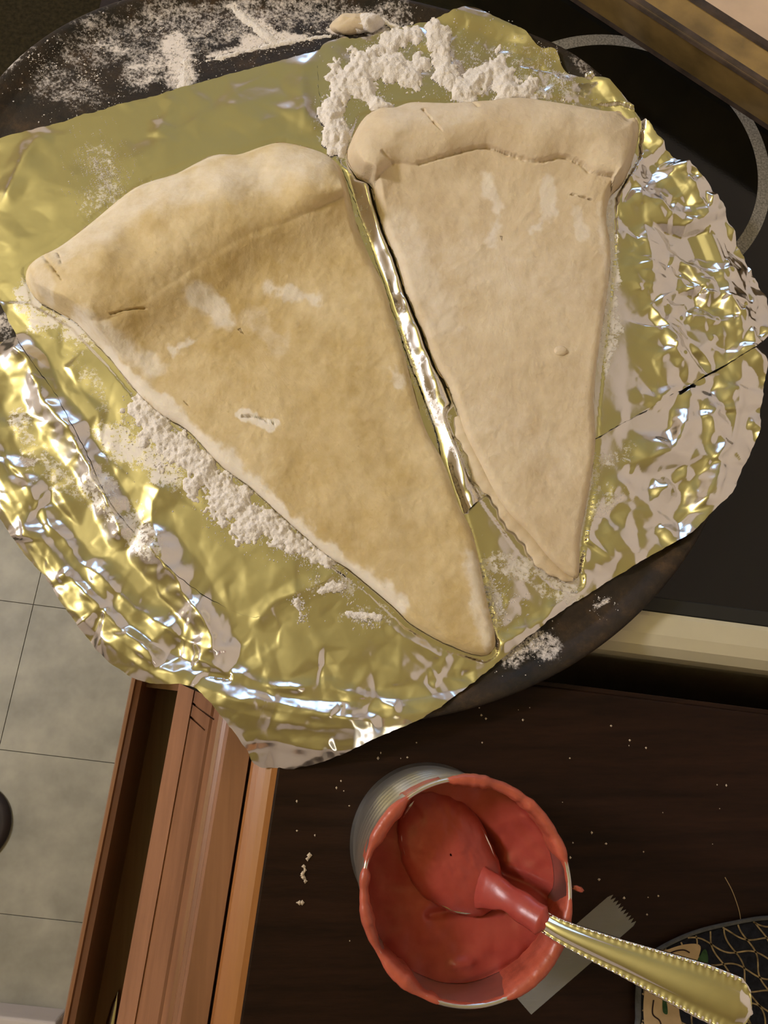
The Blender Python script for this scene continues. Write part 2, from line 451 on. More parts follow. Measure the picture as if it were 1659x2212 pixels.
for (p0, p1) in (((414, 1518), (463, 1554)), ((402, 1540), (443, 1577))):
    q0, q1 = on_front(*p0), on_front(*p1)
    d = (q1 - q0) / np.linalg.norm(q1 - q0); w = np.cross(d, [0, 0, 1]); w = w / np.linalg.norm(w) * 0.055; u = np.array([0, 0, 1.0])
    v = [q0 - w + u, q0 + w + u, q1 + w + u, q1 - w + u, q0 - w - u * 0.35, q0 + w - u * 0.35, q1 + w - u * 0.35, q1 - w - u * 0.35]
    cut(fr, v)
extrude('drawer_slide_box', [(a_t + 0.02, -3.4), (a_t + 3, -3.4), (a_t + 3, -9), (a_t - 0.2, -9)], ub0 + 1.5, ub1, MAT['cab'], cabinet, K)
# open drawer below
a_in, a_out = kz(211, -6.6), kz(196, -6.6)
db0, db1 = ka(335, 1440, -7)[1], 60
dp = extrude('lower_drawer_front', [(a_in, -6.7), (a_in - 0.1, -6.5), (a_out + 0.1, -6.5), (a_out, -6.7), (a_out - 0.3, -8), (a_out - 0.3, -19), (a_in, -19)], db0, db1, MAT['cab'], cabinet, K)
extrude('inner_face', [(a_in + 0.25, -6.75), (a_in - 0.02, -6.6), (a_in - 0.02, -18.5), (a_in + 0.25, -18.5)], db0, db1, MAT['cab'], dp, K)
box('drawer_bottom', (a_in + 0.25, db0 + 0.2, -12.2), (3, db1, -11.5), MAT['cab'], cabinet, K)
box('drawer_side', (a_in + 0.25, db0, -12.2), (1.6, db0 + 1.2, -8.0), MAT['cab'], cabinet, K)

top = thing('countertop', K(np.array([30., 40., -3.])), 'dark brown wooden countertop with an orange wood front edge beside the stove', 'countertop')
a_n = kz(503, -0.8)
box('slab', (0, 0, -3.2), (60, 95, 0), MAT['counter'], top, K, 0.15)
nos = [(0.05, -3.0), (0.05, -0.06), (-0.25, -0.05), (-0.55, -0.16), (a_n + 0.45, -0.32), (a_n + 0.15, -0.5), (a_n, -0.85), (a_n, -3.0)]
o = extrude('front_nosing', nos, 0.0, 95, MAT['nosing'], top, K)
tagged(o, 'orange-brown wooden front nosing')
box('end_strip', (-0.02, -0.25, -3.1), (60, 0.02, -0.12), MAT['counter'], top, K, 0.05)

# ------------------------------------------------------------------ pan
def pan_z(r):
    return np.interp(r, [0, 20.7, 21.2, 21.6, 21.95, 22.15, 22.3], [0.75, 0.75, 0.86, 1.10, 1.24, 1.24, 1.12])
# flour map: (path, radius px, strength)
PAN_DUST = [([(415, 130), (560, 95), (650, 78), (730, 60)], 13, 1.3), ([(500, 10), (540, 40), (600, 88)], 12, 1.1),
            ([(300, 160), (350, 140), (385, 175)], 52, 0.85), ([(385, 165), (400, 120), (375, 100)], 28, 1.2), ([(200, 45), (215, 85), (270, 110)], 26, 0.8),
            ([(350, 40), (450, 60), (560, 30), (700, 20)], 70, 0.72), ([(100, 180), (180, 200)], 60, 0.62), ([(15, 150), (60, 100)], 26, 0.75),
            ([(200, 100), (330, 70), (450, 80)], 90, 0.62), ([(640, 20), (780, 30), (860, 30)], 40, 0.75), ([(740, 70), (860, 70)], 18, 1.0),
            ([(1115, 1410), (1160, 1380), (1180, 1400)], 40, 0.85), ([(1290, 1310), (1310, 1300)], 14, 0.9), ([(1130, 10), (1290, 170)], 22, 0.55), ([(20, 690), (10, 710)], 30, 0.8)]
FOIL_DUST = [([(240, 940), (330, 1000), (360, 1020)], 55, 1.0), ([(60, 640), (90, 690), (180, 720)], 42, 0.95), ([(90, 660), (160, 760), (250, 900)], 34, 0.6), ([(200, 1040), (270, 1120), (320, 1180)], 48, 0.8),
             ([(100, 1000), (180, 1060)], 46, 0.72), ([(40, 900), (80, 1030)], 22, 0.7), ([(1040, 1230), (1100, 1220), (1170, 1230)], 36, 0.85), ([(1060, 1260), (1075, 1330)], 24, 0.95),
             ([(1190, 1270), (1230, 1290)], 36, 0.85), ([(1290, 1010), (1350, 980)], 42, 0.75), ([(1280, 1100), (1320, 1060)], 30, 0.65), ([(1315, 440), (1325, 560), (1310, 800)], 22, 0.9),
             ([(760, 430), (850, 640), (1000, 960)], 20, 0.5), ([(700, 260), (740, 330)], 42, 0.62), ([(1120, 190), (1210, 180)], 50, 0.66), ([(880, 110), (1130, 110)], 50, 0.5), ([(210, 340), (240, 420), (190, 440)], 38, 0.66),
             ([(690, 1275), (760, 1265)], 34, 0.7), ([(740, 1330), (830, 1330)], 26, 0.66), ([(400, 960), (640, 1160)], 60, 0.6), ([(860, 700), (930, 880), (1040, 1060)], 26, 0.85)]
def dust_at(v, table, k=1.0):
    q = Q(v); x, y = q[..., 0], q[..., 1]; d = np.zeros(x.shape)
    wob = (fbm(x, y, 60, 5) - 0.5) * 46 + (fbm(x, y, 16, 6) - 0.5) * 18
    for path, r, s in table:
        dd = seg_dist(x, y, path) + wob
        d = np.maximum(d, s * (1 - sstep(r * 0.35, r * 1.35, dd)))
    return d * k

nr, nth = 150, 420
rs = np.r_[np.linspace(0.01, 19, 110), np.linspace(19.2, PAN_R, 40)]
th = np.linspace(0, 2 * math.pi, nth, endpoint=False)
R, T = np.meshgrid(rs, th, indexing='ij')
kT = pan_k((np.degrees(T) + 180) % 360 - 180)
v = np.stack([PAN_C[0] + R * kT * np.cos(T), PAN_C[1] + R * kT * np.sin(T), pan_z(R)], -1).reshape(-1, 3)
v_bot = np.stack([PAN_C[0] + R[::-1] * kT * np.cos(T), PAN_C[1] + R[::-1] * kT * np.sin(T), pan_z(R[::-1]) - 0.28], -1).reshape(-1, 3)
v_bot[:, 2] = np.maximum(v_bot[:, 2], 0.45)
vv = np.concatenate([v, v_bot]); n2 = 2 * nr
dust = np.concatenate([dust_at(v, PAN_DUST, 1.18), np.zeros(len(v))])
pan = mesh('pizza_pan', vv, grid_faces(n2, nth, False, True), MAT['pan'], None, True, {'dust': dust})
tagged(pan, 'large round dark seasoned pizza pan under the foil on the stove', 'pan')
lathe('foot_ring', [(6.5, 0.5), (6.5, 0.03), (7.5, 0.03), (7.8, 0.5)], PAN_C, MAT['iron_black'], pan, 96)

# ------------------------------------------------------------------ foil height map
GX0, GX1, GY0, GY1, GS = -31.0, 31.0, -9.0, 50.0, 0.07
gx = np.arange(GX0, GX1, GS); gy = np.arange(GY0, GY1, GS)
MX, MY = np.meshgrid(gx, gy, indexing='ij')

def facets(spacing, seed, smooth=0):
    """piecewise flat random facets with sharp creases"""
    r = np.random.default_rng(seed)
    n = int((GX1 - GX0 + 6) * (GY1 - GY0 + 6) / spacing ** 2)
    pts = np.stack([r.uniform(GX0 - 3, GX1 + 3, n), r.uniform(GY0 - 3, GY1 + 3, n)], -1)
    pts = np.vstack([pts, [[GX0 - 9, GY0 - 9], [GX1 + 9, GY0 - 9], [GX0 - 9, GY1 + 9], [GX1 + 9, GY1 + 9]]])
    hv = r.uniform(-1, 1, len(pts))
    res = delaunay_2d_cdt([Vector(p) for p in pts], [], [], 0, 1e-6)
    V = np.array([[p.x, p.y] for p in res[0]]); hv = np.array([hv[o[0]] if o else 0 for o in res[3]])
    out = np.zeros(MX.shape)
    for t in res[2]:
        a, b, c = V[t[0]], V[t[1]], V[t[2]]
        lo = np.minimum(np.minimum(a, b), c); hi = np.maximum(np.maximum(a, b), c)
        i0, i1 = max(0, int((lo[0] - GX0) / GS)), min(len(gx), int((hi[0] - GX0) / GS) + 2)
        j0, j1 = max(0, int((lo[1] - GY0) / GS)), min(len(gy), int((hi[1] - GY0) / GS) + 2)
        if i0 >= i1 or j0 >= j1: continue
        x, y = MX[i0:i1, j0:j1], MY[i0:i1, j0:j1]
        den = (b[1] - c[1]) * (a[0] - c[0]) + (c[0] - b[0]) * (a[1] - c[1])
        if abs(den) < 1e-9: continue
        w0 = ((b[1] - c[1]) * (x - c[0]) + (c[0] - b[0]) * (y - c[1])) / den
        w1 = ((c[1] - a[1]) * (x - c[0]) + (a[0] - c[0]) * (y - c[1])) / den
        w2 = 1 - w0 - w1
        k = (w0 >= -1e-6) & (w1 >= -1e-6) & (w2 >= -1e-6)
        out[i0:i1, j0:j1][k] = (w0 * hv[t[0]] + w1 * hv[t[1]] + w2 * hv[t[2]])[k]
    for _ in range(smooth):
        out[1:-1, 1:-1] = (out[1:-1, 1:-1] * 2 + out[2:, 1:-1] + out[:-2, 1:-1] + out[1:-1, 2:] + out[1:-1, :-2]) / 6
    return out

f_big, f_mid, f_small, f_tiny = facets(3.4, 11, 3), facets(1.7, 12, 1), facets(0.8, 13, 1), facets(0.45, 14, 1)
RR = pan_r(MX, MY) + 0.9; AN = np.degrees(np.arctan2(MY - PAN_C[1], MX - PAN_C[0]))
gq = Q(np.stack([MX, MY, np.full(MX.shape, 1.0)], -1)); GPX, GPY = gq[..., 0], gq[..., 1]

SLICE_L = [(1062, 1408), (1070, 1380), (1052, 1300), (1022, 1160), (990, 1090), (958, 1000), (920, 930), (895, 850), (872, 760), (850, 690), (830, 620), (800, 560), (772, 490), (757, 430), (745, 385), (726, 352), (690, 330), (640, 315), (600, 311), (560, 321), (515, 336), (470, 336), (430, 352), (380, 378), (330, 393), (290, 410), (250, 440), (190, 490), (130, 535), (85, 558), (60, 582), (58, 615), (80, 648), (110, 666), (160, 694), (200, 735), (240, 778), (275, 822), (310, 862), (350, 896), (400, 925), (435, 960), (480, 1008), (540, 1052), (600, 1107), (650, 1152), (710, 1202), (750, 1227), (800, 1268), (850, 1310), (885, 1345), (925, 1370), (970, 1393), (1020, 1412), (1048, 1416)]
SLICE_R = [(1238, 1250), (1250, 1240), (1252, 1170), (1262, 1110), (1275, 1040), (1285, 960), (1283, 880), (1287, 800), (1300, 710), (1313, 620), (1318, 540), (1309, 472), (1318, 425), (1348, 392), (1368, 340), (1376, 300), (1368, 268), (1352, 264), (1330, 246), (1290, 240), (1240, 232), (1180, 222), (1120, 213), (1050, 220), (960, 226), (890, 223), (850, 235), (820, 236), (785, 258), (758, 306), (750, 345), (774, 385), (803, 402), (812, 440), (830, 500), (855, 560), (880, 640), (915, 720), (940, 790), (965, 830), (985, 880), (1005, 940), (1040, 1010), (1066, 1062), (1100, 1112), (1140, 1152), (1180, 1202), (1215, 1236)]
near_dough = np.minimum(seg_dist(GPX, GPY, SLICE_L[::2], True), seg_dist(GPX, GPY, SLICE_R[::2], True))
in_dough = inside(GPX, GPY, SLICE_L) | inside(GPX, GPY, SLICE_R)
calm = np.where(in_dough, 0.0, sstep(14, 70, near_dough))
LIPL = [(985, 900), (1030, 1020), (1075, 1085), (1130, 1162), (1170, 1212), (1212, 1247), (1238, 1254)]
flat = in_dough | (near_dough < 14) | (seg_dist(GPX, GPY, LIPL) < 26)

right = np.exp(-((AN - 2) / 52) ** 2)                     # the crumpled right-hand margin
lowl = np.exp(-((AN + 140) / 45) ** 2)
crum = sstep(16.3, 19.5, RR) * right + 0.16 * sstep(15, 18, RR) * lowl + 0.36 * sstep(19.5, 21.5, RR) * lowl
crum = np.clip(crum + 0.10 * sstep(17, 21, RR) * np.exp(-((AN + 70) / 40) ** 2), 0, 1)
ZB = np.interp(RR, [0, 21.5, 22.1, 22.5, 22.9, 23.4, 24.2, 25.5, 30], [0.84, 0.84, 0.98, 1.22, 1.36, 1.32, 0.95, 0.1, -3.2])
over = sstep(22.8, 23.6, RR) * np.clip(right * 1.6, 0, 1)
ZB = ZB * (1 - over) + over * (1.38 - 0.12 * (RR - 23))
wav = (fbm(MX, MY, 4.5, 31, 3) - 0.5)
ZF = ZB + calm * (0.18 * wav + 0.075 * f_big + 0.045 * f_mid + 0.010 * f_small) + 0.03 * f_big * (1 - calm) * (~flat)
ZF = ZF + crum * (0.42 * f_mid + 0.21 * f_small + 0.08 * f_tiny + 0.28)
# long folds of the foil, as ridges along traced lines: (path px, half width cm, height cm)
RJX, RJY = (fbm(MX, MY, 2.2, 35, 3) - 0.5) * 30, (fbm(MX, MY, 2.2, 36, 3) - 0.5) * 30
RJA = 0.35 + 0.9 * fbm(MX, MY, 1.6, 37, 3)
def ridge(path, w, h):
    d = (seg_dist(GPX + RJX, GPY + RJY, path)) / 43.0
    return h * np.clip(1 - d / w, 0, 1) ** 1.3 * RJA
for path, w, h in [([(330, 1180), (390, 1250), (430, 1330), (460, 1400)], 1.3, 0.75), ([(560, 1335), (640, 1285), (750, 1222)], 0.7, 0.16), ([(350, 1060), (330, 1110), (360, 1200)], 0.8, 0.18),
                   ([(440, 1430), (560, 1470), (720, 1495), (850, 1530)], 0.55, 0.22), ([(500, 1500), (640, 1530), (800, 1570)], 0.6, 0.22), ([(540, 1600), (680, 1615), (760, 1620)], 0.5, 0.18),
                   ([(660, 130), (650, 260)], 1.0, 0.12), ([(360, 215), (340, 290)], 0.7, 0.08), ([(900, 60), (960, 110), (1000, 200)], 0.7, 0.10), ([(20, 420), (60, 330), (80, 300)], 0.8, 0.14), ([(500, 230), (560, 260), (640, 240)], 0.9, 0.08),
                   ([(40, 760), (120, 900), (200, 1020), (260, 1140)], 1.0, 0.62), ([(60, 1060), (160, 1200), (300, 1330), (420, 1400)], 0.9, 0.30), ([(150, 1250), (240, 1350), (340, 1430)], 0.5, 0.25),
                   ([(1200, 1200), (1270, 1130), (1330, 1050)], 0.6, 0.12), ([(1090, 1390), (1160, 1340), (1220, 1300)], 0.5, 0.18), ([(820, 1350), (960, 1420)], 0.5, 0.12)]:
    ZF = ZF + ridge(path, w, h)

ZF = np.where(flat, pan_z(RR - 0.9) + 0.05, ZF)
ZF = np.where(RR - 0.9 < PAN_R + 0.3, np.maximum(ZF, pan_z(RR - 0.9) + 0.06), ZF)
def zmap(x, y, m=None):
    m = ZF if m is None else m
    u = np.clip((np.asarray(x) - GX0) / GS, 0, len(gx) - 1.001); w = np.clip((np.asarray(y) - GY0) / GS, 0, len(gy) - 1.001)
    i, j = u.astype(int), w.astype(int); fu, fw = u - i, w - j
    return (m[i, j] * (1 - fu) + m[i + 1, j] * fu) * (1 - fw) + (m[i, j + 1] * (1 - fu) + m[i + 1, j + 1] * fu) * fw

def polar(outline, centre, n, m, rough, seed, power=1.0):
    """outline in pixels -> dense rings of pixel points round a centre"""
    o = smooth_line(outline, n)
    k = np.arange(n); nz = np.random.default_rng(seed)
    if rough:
        c, s = np.cos(2 * np.pi * k / n), np.sin(2 * np.pi * k / n)
        amp = (fbm(c * 900 + 3000, s * 900 + 3000, 40, seed) - 0.5) * 2 * rough + (vnoise(k, k * 0, 3, seed) - 0.5) * rough * 0.6
        d = o - centre; o = o + d / np.linalg.norm(d, axis=1)[:, None] * amp[:, None]
    t = 1 - (1 - np.linspace(0.004, 1, m)) ** power
    g = np.array(centre)[None, None] + t[:, None, None] * (o[None] - centre)
    return g.reshape(-1, 2)

SEAM_B = [(985, 1105), (940, 925), (880, 765), (820, 585), (768, 440), (728, 330), (690, 205), (698, 100)]
EDGE_B = [(985, 1105), (1065, 1060), (1300, 940), (1460, 850), (1600, 770), (1648, 735)]
def foil_sheet(outline, centre, n, m, lift, label, seed, extra=None):
    g = polar(outline, np.array(centre, float), n, m, 3.0, seed)
    z = np.full(len(g), 1.0)
    for _ in range(3):
        p = P(g[:, 0], g[:, 1], z); z = zmap(p[:, 0], p[:, 1])
        z = np.clip(z, -2.5, 3.2)
    p = P(g[:, 0], g[:, 1], np.interp(pan_r(p[:, 0], p[:, 1]) + 0.9, [0, 21.5, 23], [0.9, 0.9, 1.35]))
    p[:, 2] = zmap(p[:, 0], p[:, 1]) + (lift if not callable(lift) else lift(p[:, 0], p[:, 1], g))
    if extra is not None: p[:, 2] += extra(g[:, 0], g[:, 1])
    f = grid_faces(m, n, False, True)
    o = mesh('foil_sheet', p, f, MAT['foil'], None, True, {'dust': dust_at(p, FOIL_DUST)})
    return tagged(o, label, 'foil', 'sheets of aluminium foil lining the pan')

FOIL_A = [(-40, 760), (-90, 900), (-60, 1040), (0, 1122), (40, 1182), (100, 1252), (135, 1305), (165, 1348), (205, 1402), (262, 1450), (320, 1476), (400, 1480), (440, 1502), (490, 1562), (530, 1622), (550, 1656), (620, 1664), (690, 1650), (760, 1620), (830, 1586), (900, 1556), (960, 1520), (1040, 1460), (1110, 1400), (1180, 1345), (1260, 1290), (1340, 1240), (1420, 1192), (1490, 1152), (1530, 1112), (1580, 1062), (1612, 1000), (1640, 940), (1650, 850), (1640, 770), (1560, 740), (1300, 640), (1000, 620), (700, 640), (400, 660), (150, 700)]
FOIL_B = EDGE_B + [(1658, 690), (1652, 640), (1620, 570), (1590, 512), (1540, 440), (1480, 370), (1420, 310), (1390, 270), (1350, 220), (1300, 180), (1240, 170), (1215, 150), (1198, 114), (1160, 105), (1125, 70), (1090, 50), (1060, 35), (1015, 15), (940, 40), (860, 62), (780, 82)] + SEAM_B[::-1][:-1]
FOIL_C = [(760, 88), (700, 105), (600, 132), (470, 166), (330, 206), (200, 241), (110, 269), (40, 288), (0, 300), (-80, 325), (-110, 480), (-60, 590), (-5, 648), (40, 735), (100, 822), (150, 902), (200, 1000), (245, 1092), (330, 1192), (440, 1285), (560, 1334), (650, 1288), (750, 1224), (850, 1150), (900, 1000), (870, 780), (860, 500), (840, 250)]
def lift_b(x, y):
    d = seg_dist(x, y, SEAM_B)
    e = seg_dist(x, y, EDGE_B)
    return (0.26 * (1 + np.cos(np.pi * np.clip((d - 32) / 32, -1, 1))) * (0.7 + 0.6 * vnoise(x, y, 30, 77)) * sstep(250, 420, y)) * (~inside(x, y, SLICE_R)) * sstep(2, 16, seg_dist(x, y, SLICE_R, True)) * sstep(2, 16, seg_dist(x, y, SLICE_L, True)) * (~inside(x, y, SLICE_L)) * sstep(20, 32, seg_dist(x, y, LIPL)) + 0.10 * np.exp(-e / 20) * sstep(1285, 1330, x)
CRUM = crum
def lift_A(x, y, g):                                      # pressed down where the other sheet lies over it
    h = inside(g[:, 0], g[:, 1], FOIL_B) * sstep(0, 16, seg_dist(g[:, 0], g[:, 1], EDGE_B))
    z0 = zmap(x, y); low = np.interp(pan_r(x, y), [0, 20.7, 21.2, 21.6, 21.95, 22.3, 24], [0.79, 0.79, 0.91, 1.15, 1.29, 1.29, 1.15])
    return h * (low - z0)
foil_sheet(FOIL_A, (700, 1040), 1300, 190, lift_A, 'large foil sheet drooping over the pan rim above the drawers', 41)
foil_sheet(FOIL_C, (400, 700), 1000, 150, 0.05, 'smooth foil sheet under the yellow dough slice with a wide crust', 42)
foil_sheet(FOIL_B, (1250, 560), 1200, 190, 0.11, 'foil sheet under the pale dough slice with a crumpled outer edge', 43, lift_b)

# ------------------------------------------------------------------ dough slices
PXCM = 43.0
def dough_slice(name, outline, centre, arc, seam, cracks, thick, hc, pw, mat, dusts, dents, label, seed, lump):
    n, m = 1000, 140
    g = polar(outline, np.array(centre, float), n, m, 1.6, seed, 1.5)
    x, y = g[:, 0], g[:, 1]
    o = smooth_line(outline, 260)
    d = seg_dist(x, y, o, True) / PXCM
    base = thick * np.sqrt(np.clip(1 - (1 - np.clip(d / (thick * 0.9), 0, 1)) ** 2, 0, 1))
    base *= 1 + 0.35 * (fbm(x, y, 150, seed) - 0.5)
    base += 0.15 * (fbm(x, y, 60, seed + 1) - 0.5) * sstep(0, 0.6, d)
    a = smooth_line(arc, 160, False); s = smooth_line(seam, 120, False)
    inc = inside(x, y, np.vstack([a, s[::-1]]))
    do, di = seg_dist(x, y, a) / PXCM, seg_dist(x, y, s) / PXCM
    t = do / (do + di + 1e-6)
    hh = hc * (1 + lump * (fbm(x, y, 110, seed + 2, 2) - 0.5) * 2)
    cr = np.where(inc, hh * np.sin(np.pi * np.clip(t * 0.90, 0, 1)) ** pw, 0.90 * hh * math.sin(math.pi * 0.90) ** pw * np.exp(-(di / 0.9) ** 1.3)) * sstep(-0.05, 0.45, d)
    if pw > 0.75:                                         # soft shoulder running on into the slice
        cr = np.where(inc, hh * np.sin(np.pi * np.clip(t * 0.80, 0, 1)) ** pw, hh * math.sin(math.pi * 0.80) ** pw * np.exp(-(di / 1.25) ** 1.5))
        cr = cr * sstep(0, 0.5, d) + 0
    z = base + cr
    for (px, py, r, h) in dents:
        z += h * np.exp(-((x - px) ** 2 + (y - py) ** 2) / r ** 2) * sstep(0, 0.5, d)
    z += 0.06 * (fbm(x, y, 22, seed + 3) - 0.5) * sstep(0, 0.3, d)
    for path, w in cracks:
        dd = seg_dist(x, y, smooth_line(path, 60, False) + 0) + (vnoise(x, y, 9, 3) - 0.5) * 3
        kk = np.clip(1 - dd / w, 0, 1); z -= 0.20 * kk
    du = np.zeros(len(x)); wob = (fbm(x, y, 30, 9) - 0.5) * 40
    for path, r, st in dusts:
        du = np.maximum(du, st * (1 - sstep(r * 0.3, r * 1.3, seg_dist(x, y, path) + wob)))
    p = P(x, y, 1.0 + 0.42 * z)                            # outlines were traced on the rounded flank
    up_ = np.clip(pan_z(pan_r(p[:, 0], p[:, 1])) - 0.75, 0, 0.6)      # rides up on the pan's rim
    p[:, 2] = 1.02 + up_ + np.maximum(z, 0.0)
    nv = len(p)
    p = np.vstack([p, [[p[:n, 0].mean(), p[:n, 1].mean(), p[:n, 2].mean()]], p[-n:] * [1, 1, 0] + np.stack([0 * up_[-n:], 0 * up_[-n:], 0.97 + up_[-n:]], -1), [[p[0, 0], p[0, 1], 0.97]]])
    k = np.arange(n); k2 = (k + 1) % n
    f = grid_faces(m, n, False, True).tolist()
    f += np.stack([k2, k, np.full(n, nv)], -1).tolist()
    f += np.stack([nv - n + k, nv + 1 + k, nv + 1 + k2, nv - n + k2], -1)[:, ::-1].tolist()
    f += np.stack([nv + 1 + k2, nv + 1 + k, np.full(n, nv + 1 + n)], -1).tolist()
    pad = np.zeros(n + 2)
    ob = mesh(name, p, f, mat, None, True, {'dust': np.r_[du, pad]})
    return tagged(ob, label, 'dough', 'raw dough slices on the foil')

arcL = SLICE_L[13:34]
seamL = [(762, 440), (700, 470), (620, 505), (540, 535), (450, 585), (370, 640), (290, 690), (220, 715), (165, 700)]
dough_slice('dough_slice', SLICE_L, (520, 720), arcL, seamL,
            [([(102, 570), (122, 594), (150, 632)], 3.0), ([(100, 568), (132, 564), (148, 600)], 2.2), ([(526, 905), (560, 908), (592, 922)], 2.6), ([(62, 620), (72, 645), (78, 655)], 2.5),
             ([(250, 700), (290, 690), (320, 686)], 2.0), ([(400, 872), (412, 884)], 2.0)],
            0.62, 1.9, 0.8, MAT['dough_yellow'],
            [([(430, 650), (480, 690)], 34, 0.85), ([(590, 630), (690, 655)], 20, 0.8), ([(380, 760), (420, 745)], 14, 0.8), ([(530, 905), (590, 920)], 14, 1.0), ([(540, 690), (600, 750)], 36, 0.5),
             ([(230, 770), (330, 860), (480, 990), (640, 1140), (860, 1310)], 26, 0.9), ([(180, 715), (330, 800)], 40, 0.75), ([(90, 560), (110, 640)], 34, 0.6), ([(160, 500), (300, 420), (470, 345)], 30, 0.6), ([(150, 560), (330, 440), (480, 420), (680, 380)], 70, 0.62), ([(1010, 1200), (1050, 1380)], 22, 0.7), ([(840, 800), (860, 830)], 16, 0.7)],
            [(320, 450, 46, -0.28), (600, 430, 60, -0.25), (215, 600, 50, 0.14), (480, 430, 40, 0.12), (690, 380, 40, 0.12), (300, 560, 40, -0.16), (380, 530, 34, -0.12), (740, 880, 70, 0.12), (880, 980, 60, -0.08), (560, 380, 30, -0.12), (900, 1200, 46, -0.14), (830, 1100, 40, 0.10), (660, 1040, 50, -0.10), (350, 790, 60, -0.12), (170, 560, 40, -0.12)],
            'yellowish raw dough slice with a smooth thick crust, on the smooth foil sheet', 51, 0.16)
arcR = SLICE_R[12:34]
seamR = [(1313, 398), (1275, 390), (1250, 372), (1205, 357), (1150, 366), (1085, 346), (1037, 334), (960, 352), (900, 370), (850, 368), (808, 402)]
dough_slice('dough_slice', SLICE_R, (1080, 520), arcR, seamR,
            [([(902, 369), (960, 353), (1037, 335), (1085, 347), (1150, 366), (1205, 357), (1245, 370), (1264, 386)], 4.2), ([(823, 352), (845, 368)], 4.0), ([(910, 262), (930, 290), (948, 308)], 2.6), ([(1013, 234), (1026, 256)], 3.6),
             ([(770, 384), (800, 402)], 2.5), ([(1230, 428), (1280, 442)], 2.0)],
            0.50, 1.35, 0.60, MAT['dough_pale'],
            [([(1050, 390), (1075, 470), (1055, 530)], 22, 0.85), ([(1180, 400), (1180, 460), (1160, 500)], 18, 0.85), ([(1250, 460), (1255, 520)], 14, 0.7), ([(860, 500), (960, 700)], 60, 0.6), ([(1000, 560), (1230, 640)], 90, 0.45), ([(1290, 450), (1310, 620), (1290, 860)], 12, 0.6), ([(850, 280), (1000, 270)], 50, 0.5), ([(1060, 900), (1200, 1000)], 80, 0.4)],
            [(850, 300, 36, 0.12), (1000, 300, 40, -0.16), (930, 330, 28, -0.10), (1160, 290, 50, 0.10), (1080, 260, 30, -0.1), (1290, 300, 40, 0.1), (820, 320, 24, -0.14), (1240, 290, 26, -0.08), (1180, 1020, 50, -0.07), (1100, 800, 60, 0.05)],
            'pale floury raw dough slice with a cracked rolled crust, on the crumpled foil', 52, 0.14)

# lower lip of the folded dough peeping out along the pale slice, as part of it
pale = [o for o in bpy.data.objects if o.name.startswith('dough_slice')][-1]
lip = smooth_line([(985, 900), (1030, 1020), (1075, 1085), (1130, 1162), (1170, 1212), (1212, 1247), (1238, 1254)], 120, False)
vs = []
for i, (x, y) in enumerate(lip):
    t0 = lip[min(i + 1, 119)] - lip[max(i - 1, 0)]; nrm = np.array([-t0[1], t0[0]]) / np.linalg.norm(t0)
    wv = 9 + 4 * math.sin(i * 0.21) + 2 * math.sin(i * 0.73)
    for s, z in ((-26, 0.945), (-26, 1.15), (wv - 4, 1.14), (wv + 1, 1.06), (wv + 2, 0.945)):
        e = min(1, i / 10, (119 - i) / 10)
        vs.append(P(x + nrm[0] * s * (0.3 + 0.7 * e), y + nrm[1] * s * (0.3 + 0.7 * e), z))
lp = mesh('under_layer', vs, grid_faces(120, 5, False, True), MAT['dough_pale'], pale, True, {'dust': np.zeros(600)})

def blob(name, px, py, z, rx, ry, rz, rot, mat, parent=None, seed=0, amp=0.25, seg=28):
    c = P(px, py, z); u = np.linspace(0, math.pi, seg // 2); t = np.linspace(0, 2 * math.pi, seg, endpoint=False)
    U, Tt = np.meshgrid(u, t, indexing='ij')
    d = np.stack([np.sin(U) * np.cos(Tt), np.sin(U) * np.sin(Tt), np.cos(U)], -1)
    k = 1 + amp * 2 * (fbm(d[..., 0] * 3 + d[..., 2] * 1.7, d[..., 1] * 3 - d[..., 2], 1.4, seed, 3) - 0.5)
    v = d * k[..., None] * [rx, ry, rz]
    ca, sa = math.cos(rot), math.sin(rot)
    v = np.stack([v[..., 0] * ca - v[..., 1] * sa, v[..., 0] * sa + v[..., 1] * ca, np.maximum(v[..., 2], -0.5 * rz)], -1) + c
    n = v[..., 0].size
    return mesh(name, v.reshape(-1, 3), grid_faces(len(u), seg, False, True), mat, parent, True, {'dust': np.zeros(n)})
tagged(blob('dough_crumb', 1211, 758, 1.56, 0.38, 0.30, 0.14, 0.2, MAT['dough_pale'], None, 3, 0.15), 'tiny flat dough crumb lying on the pale dough slice', 'dough crumb')
sc_ = thing('dough_scrap', P(765, 55, 0.8), 'small floury dough scrap on the dark pan above the foil', 'dough scrap')
blob('lump', 765, 52, 0.95, 1.55, 0.62, 0.5, 0.18, MAT['dough_pale'], sc_, 8, 0.35)
blob('flour_coat', 795, 50, 1.05, 0.85, 0.58, 0.52, 0.3, MAT['flour'], sc_, 12, 0.45, 40)
ball = blob('foil_ball', 1275, 163, 2.0, 0.30, 0.26, 0.24, 0.4, MAT['foil'], None, 5, 0.5, 14)
ball.data.polygons.foreach_set('use_smooth', np.zeros(len(ball.data.polygons), bool))
tagged(ball, 'tiny crumpled foil ball on the rim of the dark pan', 'foil ball')

